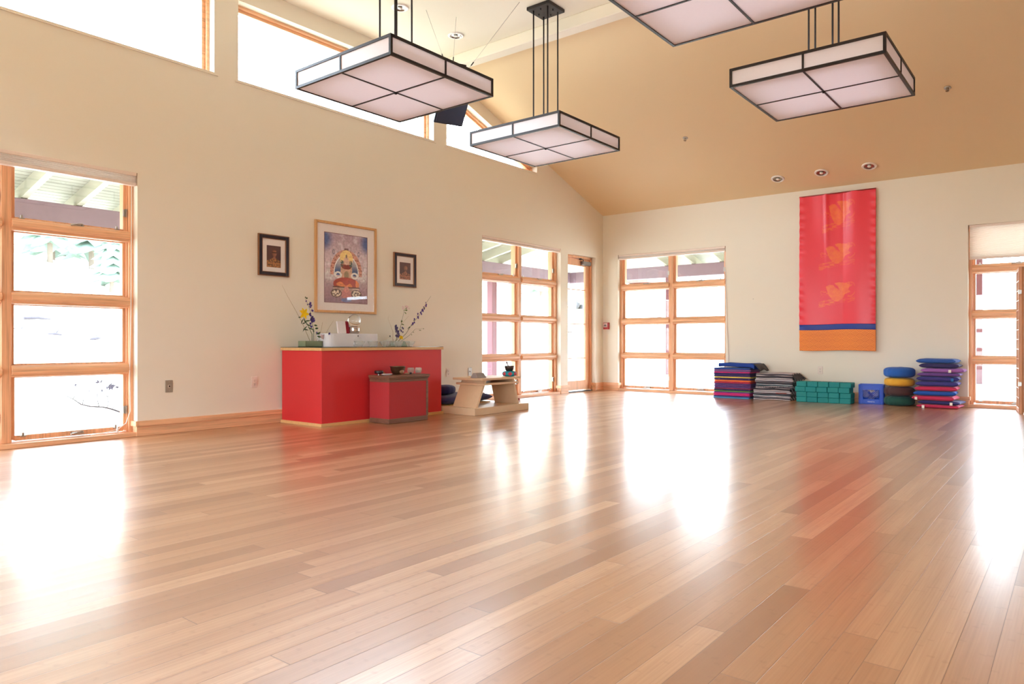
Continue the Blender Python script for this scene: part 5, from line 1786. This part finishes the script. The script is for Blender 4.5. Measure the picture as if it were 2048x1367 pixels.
r = thing('silk_banner', BW @ Vector(((by0 + by1) / 2, bt, bz0)), 'tall red silk banner with three orange winged emblems and an orange hem', 'banner')
RED, ORG = lin((236, 38, 60)), lin((250, 124, 40))
def band_mesh(name, v0, v1, nu, nv, mat, fn):
    b = MB(BW)
    b.grid(lambda u, v: ban(u, v0 + (v1 - v0) * v), nu, nv)
    o = b.build(name, mat, r)
    if fn: color_mesh(o, [fn(i / nu, v0 + (v1 - v0) * j / nv) for i in range(nu + 1) for j in range(nv + 1)])
    sm = o.modifiers.new('cloth', 'SOLIDIFY'); sm.thickness = .0025; sm.offset = 0
    return o
vz = lambda z: (z - bz0) / (bz1 - bz0)
emb = []
for (c0, c1) in (((1645, 405), (1710, 463)), ((1638, 490), (1711, 538)), ((1638, 567), (1711, 614))):
    p, q = at(*c0, y=WY - .04), at(*c1, y=WY - .04)
    emb.append(((p.x - by0) / (by1 - by0), (q.x - by0) / (by1 - by0), vz(q.z), vz(p.z)))
def silk(u, v):
    c = RED
    for k, (a, q, lo, hi) in enumerate(emb):
        if a <= u <= q and lo <= v <= hi: c = mixc(RED, ORG, wings((u - a) / (q - a), (v - lo) / (hi - lo)) * (.75, .82, .88)[k])
    return c
vb = vz((1.115 + 1.19) / 2 - .035)
band_mesh('silk_field', vb + .022, 1., 150, 330, vcol('red_silk', .34, Sheen_Weight=.4, Specular_IOR_Level=.6), silk)
band_mesh('blue_band', vb - .013, vb + .0222, 90, 8, plain('blue_silk', (14, 52, 146), .45), None)
t = NT('orange_brocade')
x_, y_, z_ = t.xyz(t.pos())
def fret(a):
    f = t.math('FRACT', t.math('ADD', t.math('DIVIDE', a, .028), 100.))
    return t.math('LESS_THAN', f, .28)
aa = t.math('ADD', t.math('MULTIPLY', x_, .85), t.math('MULTIPLY', z_, 1.25))
bb = t.math('SUBTRACT', t.math('MULTIPLY', x_, .85), t.math('MULTIPLY', z_, 1.25))
ca = t.math('FLOOR', t.math('DIVIDE', aa, .112)); cb_ = t.math('FLOOR', t.math('DIVIDE', bb, .112))
par = t.math('FLOORED_MODULO', t.math('ADD', ca, cb_), 2.)
pat = t.math('ADD', t.math('MULTIPLY', par, fret(aa)), t.math('MULTIPLY', t.math('SUBTRACT', 1., par), fret(bb)))
t.bsdf(Base_Color=t.mix(pat, lin((244, 142, 50)), lin((212, 98, 34))), Roughness=.5, Sheen_Weight=.2, Normal=t.bump(pat, .3, .002))
band_mesh('orange_hem', 0., vb - .0128, 110, 40, t.m, None)
b = MB(BW); b.tube([(by0 - .005, bt + .01, bz1 - .002), (by1 + .005, bt + .01, bz1 - .002)], .009, 8); b.build('hanging_rod', plain('banner_rod', (150, 50, 48), .5), r)
b = MB(BW)
mx_ = (by0 + by1) / 2
b.tube([(mx_ - .12, bt + .01, bz1), (mx_ - .02, -.01, bz1 + .05), (mx_ + .02, -.01, bz1 + .052), (mx_ + .14, bt + .01, bz1)], .0025, 5); b.build('cord', M_strap, r)

# ------------------------------------------------------------------ folding paper screen at the right edge
M_cedar = wood('screen_cedar', (206, 150, 112), 2, .45, .14)
M_paper = translucent('rice_paper', (240, 234, 228), .45)
r = thing('folding_screen', (-.4, 11.2, 0), 'folding paper screen of pale wood at the right edge, before the rightmost window', 'screen')
pts = [(-.648, 11.44), (-.592, 10.95), (-.18, 11.34), (.10, 10.92), (.5, 11.30)]
Hs = 1.84
for i, (a, c) in enumerate(zip(pts, pts[1:])):
    d = Vector((c[0] - a[0], c[1] - a[1], 0))
    L = d.length
    X = Matrix.Translation((a[0], a[1], 0)) @ Matrix.Rotation(math.atan2(d.y, d.x), 4, 'Z')
    b = MB(X)
    e = .012
    b.box(e, e + .032, -.012, .012, 0, Hs); b.box(L - e - .032, L - e, -.012, .012, 0, Hs)
    b.box(e + .032, L - e - .032, -.012, .012, .02, .07); b.box(e + .032, L - e - .032, -.012, .012, Hs - .045, Hs - .005)
    pn = b.build('screen_panel', M_cedar, r, bevel=.003)
    b = MB(X)
    for k in range(1, 14): b.box(e + .03, L - e - .03, -.009, .003, .07 + (Hs - .115) * k / 14 - .005, .07 + (Hs - .115) * k / 14 + .005)
    for k in (1, 2): 
        xx = e + .032 + (L - 2 * e - .064) * k / 3
        b.box(xx - .005, xx + .005, -.009, .003, .07, Hs - .045)
    b.build('lattice', M_cedar, pn)
    b = MB(X); b.box(e + .03, L - e - .03, .003, .005, .06, Hs - .04); b.build('paper', M_paper, pn)
    if i < 3:
        for zz in (.35, 1.5):
            b = MB(X); b.box(L - .018, L + .010, -.016, .016, zz, zz + .05); b.build('hinge', M_steel, pn)
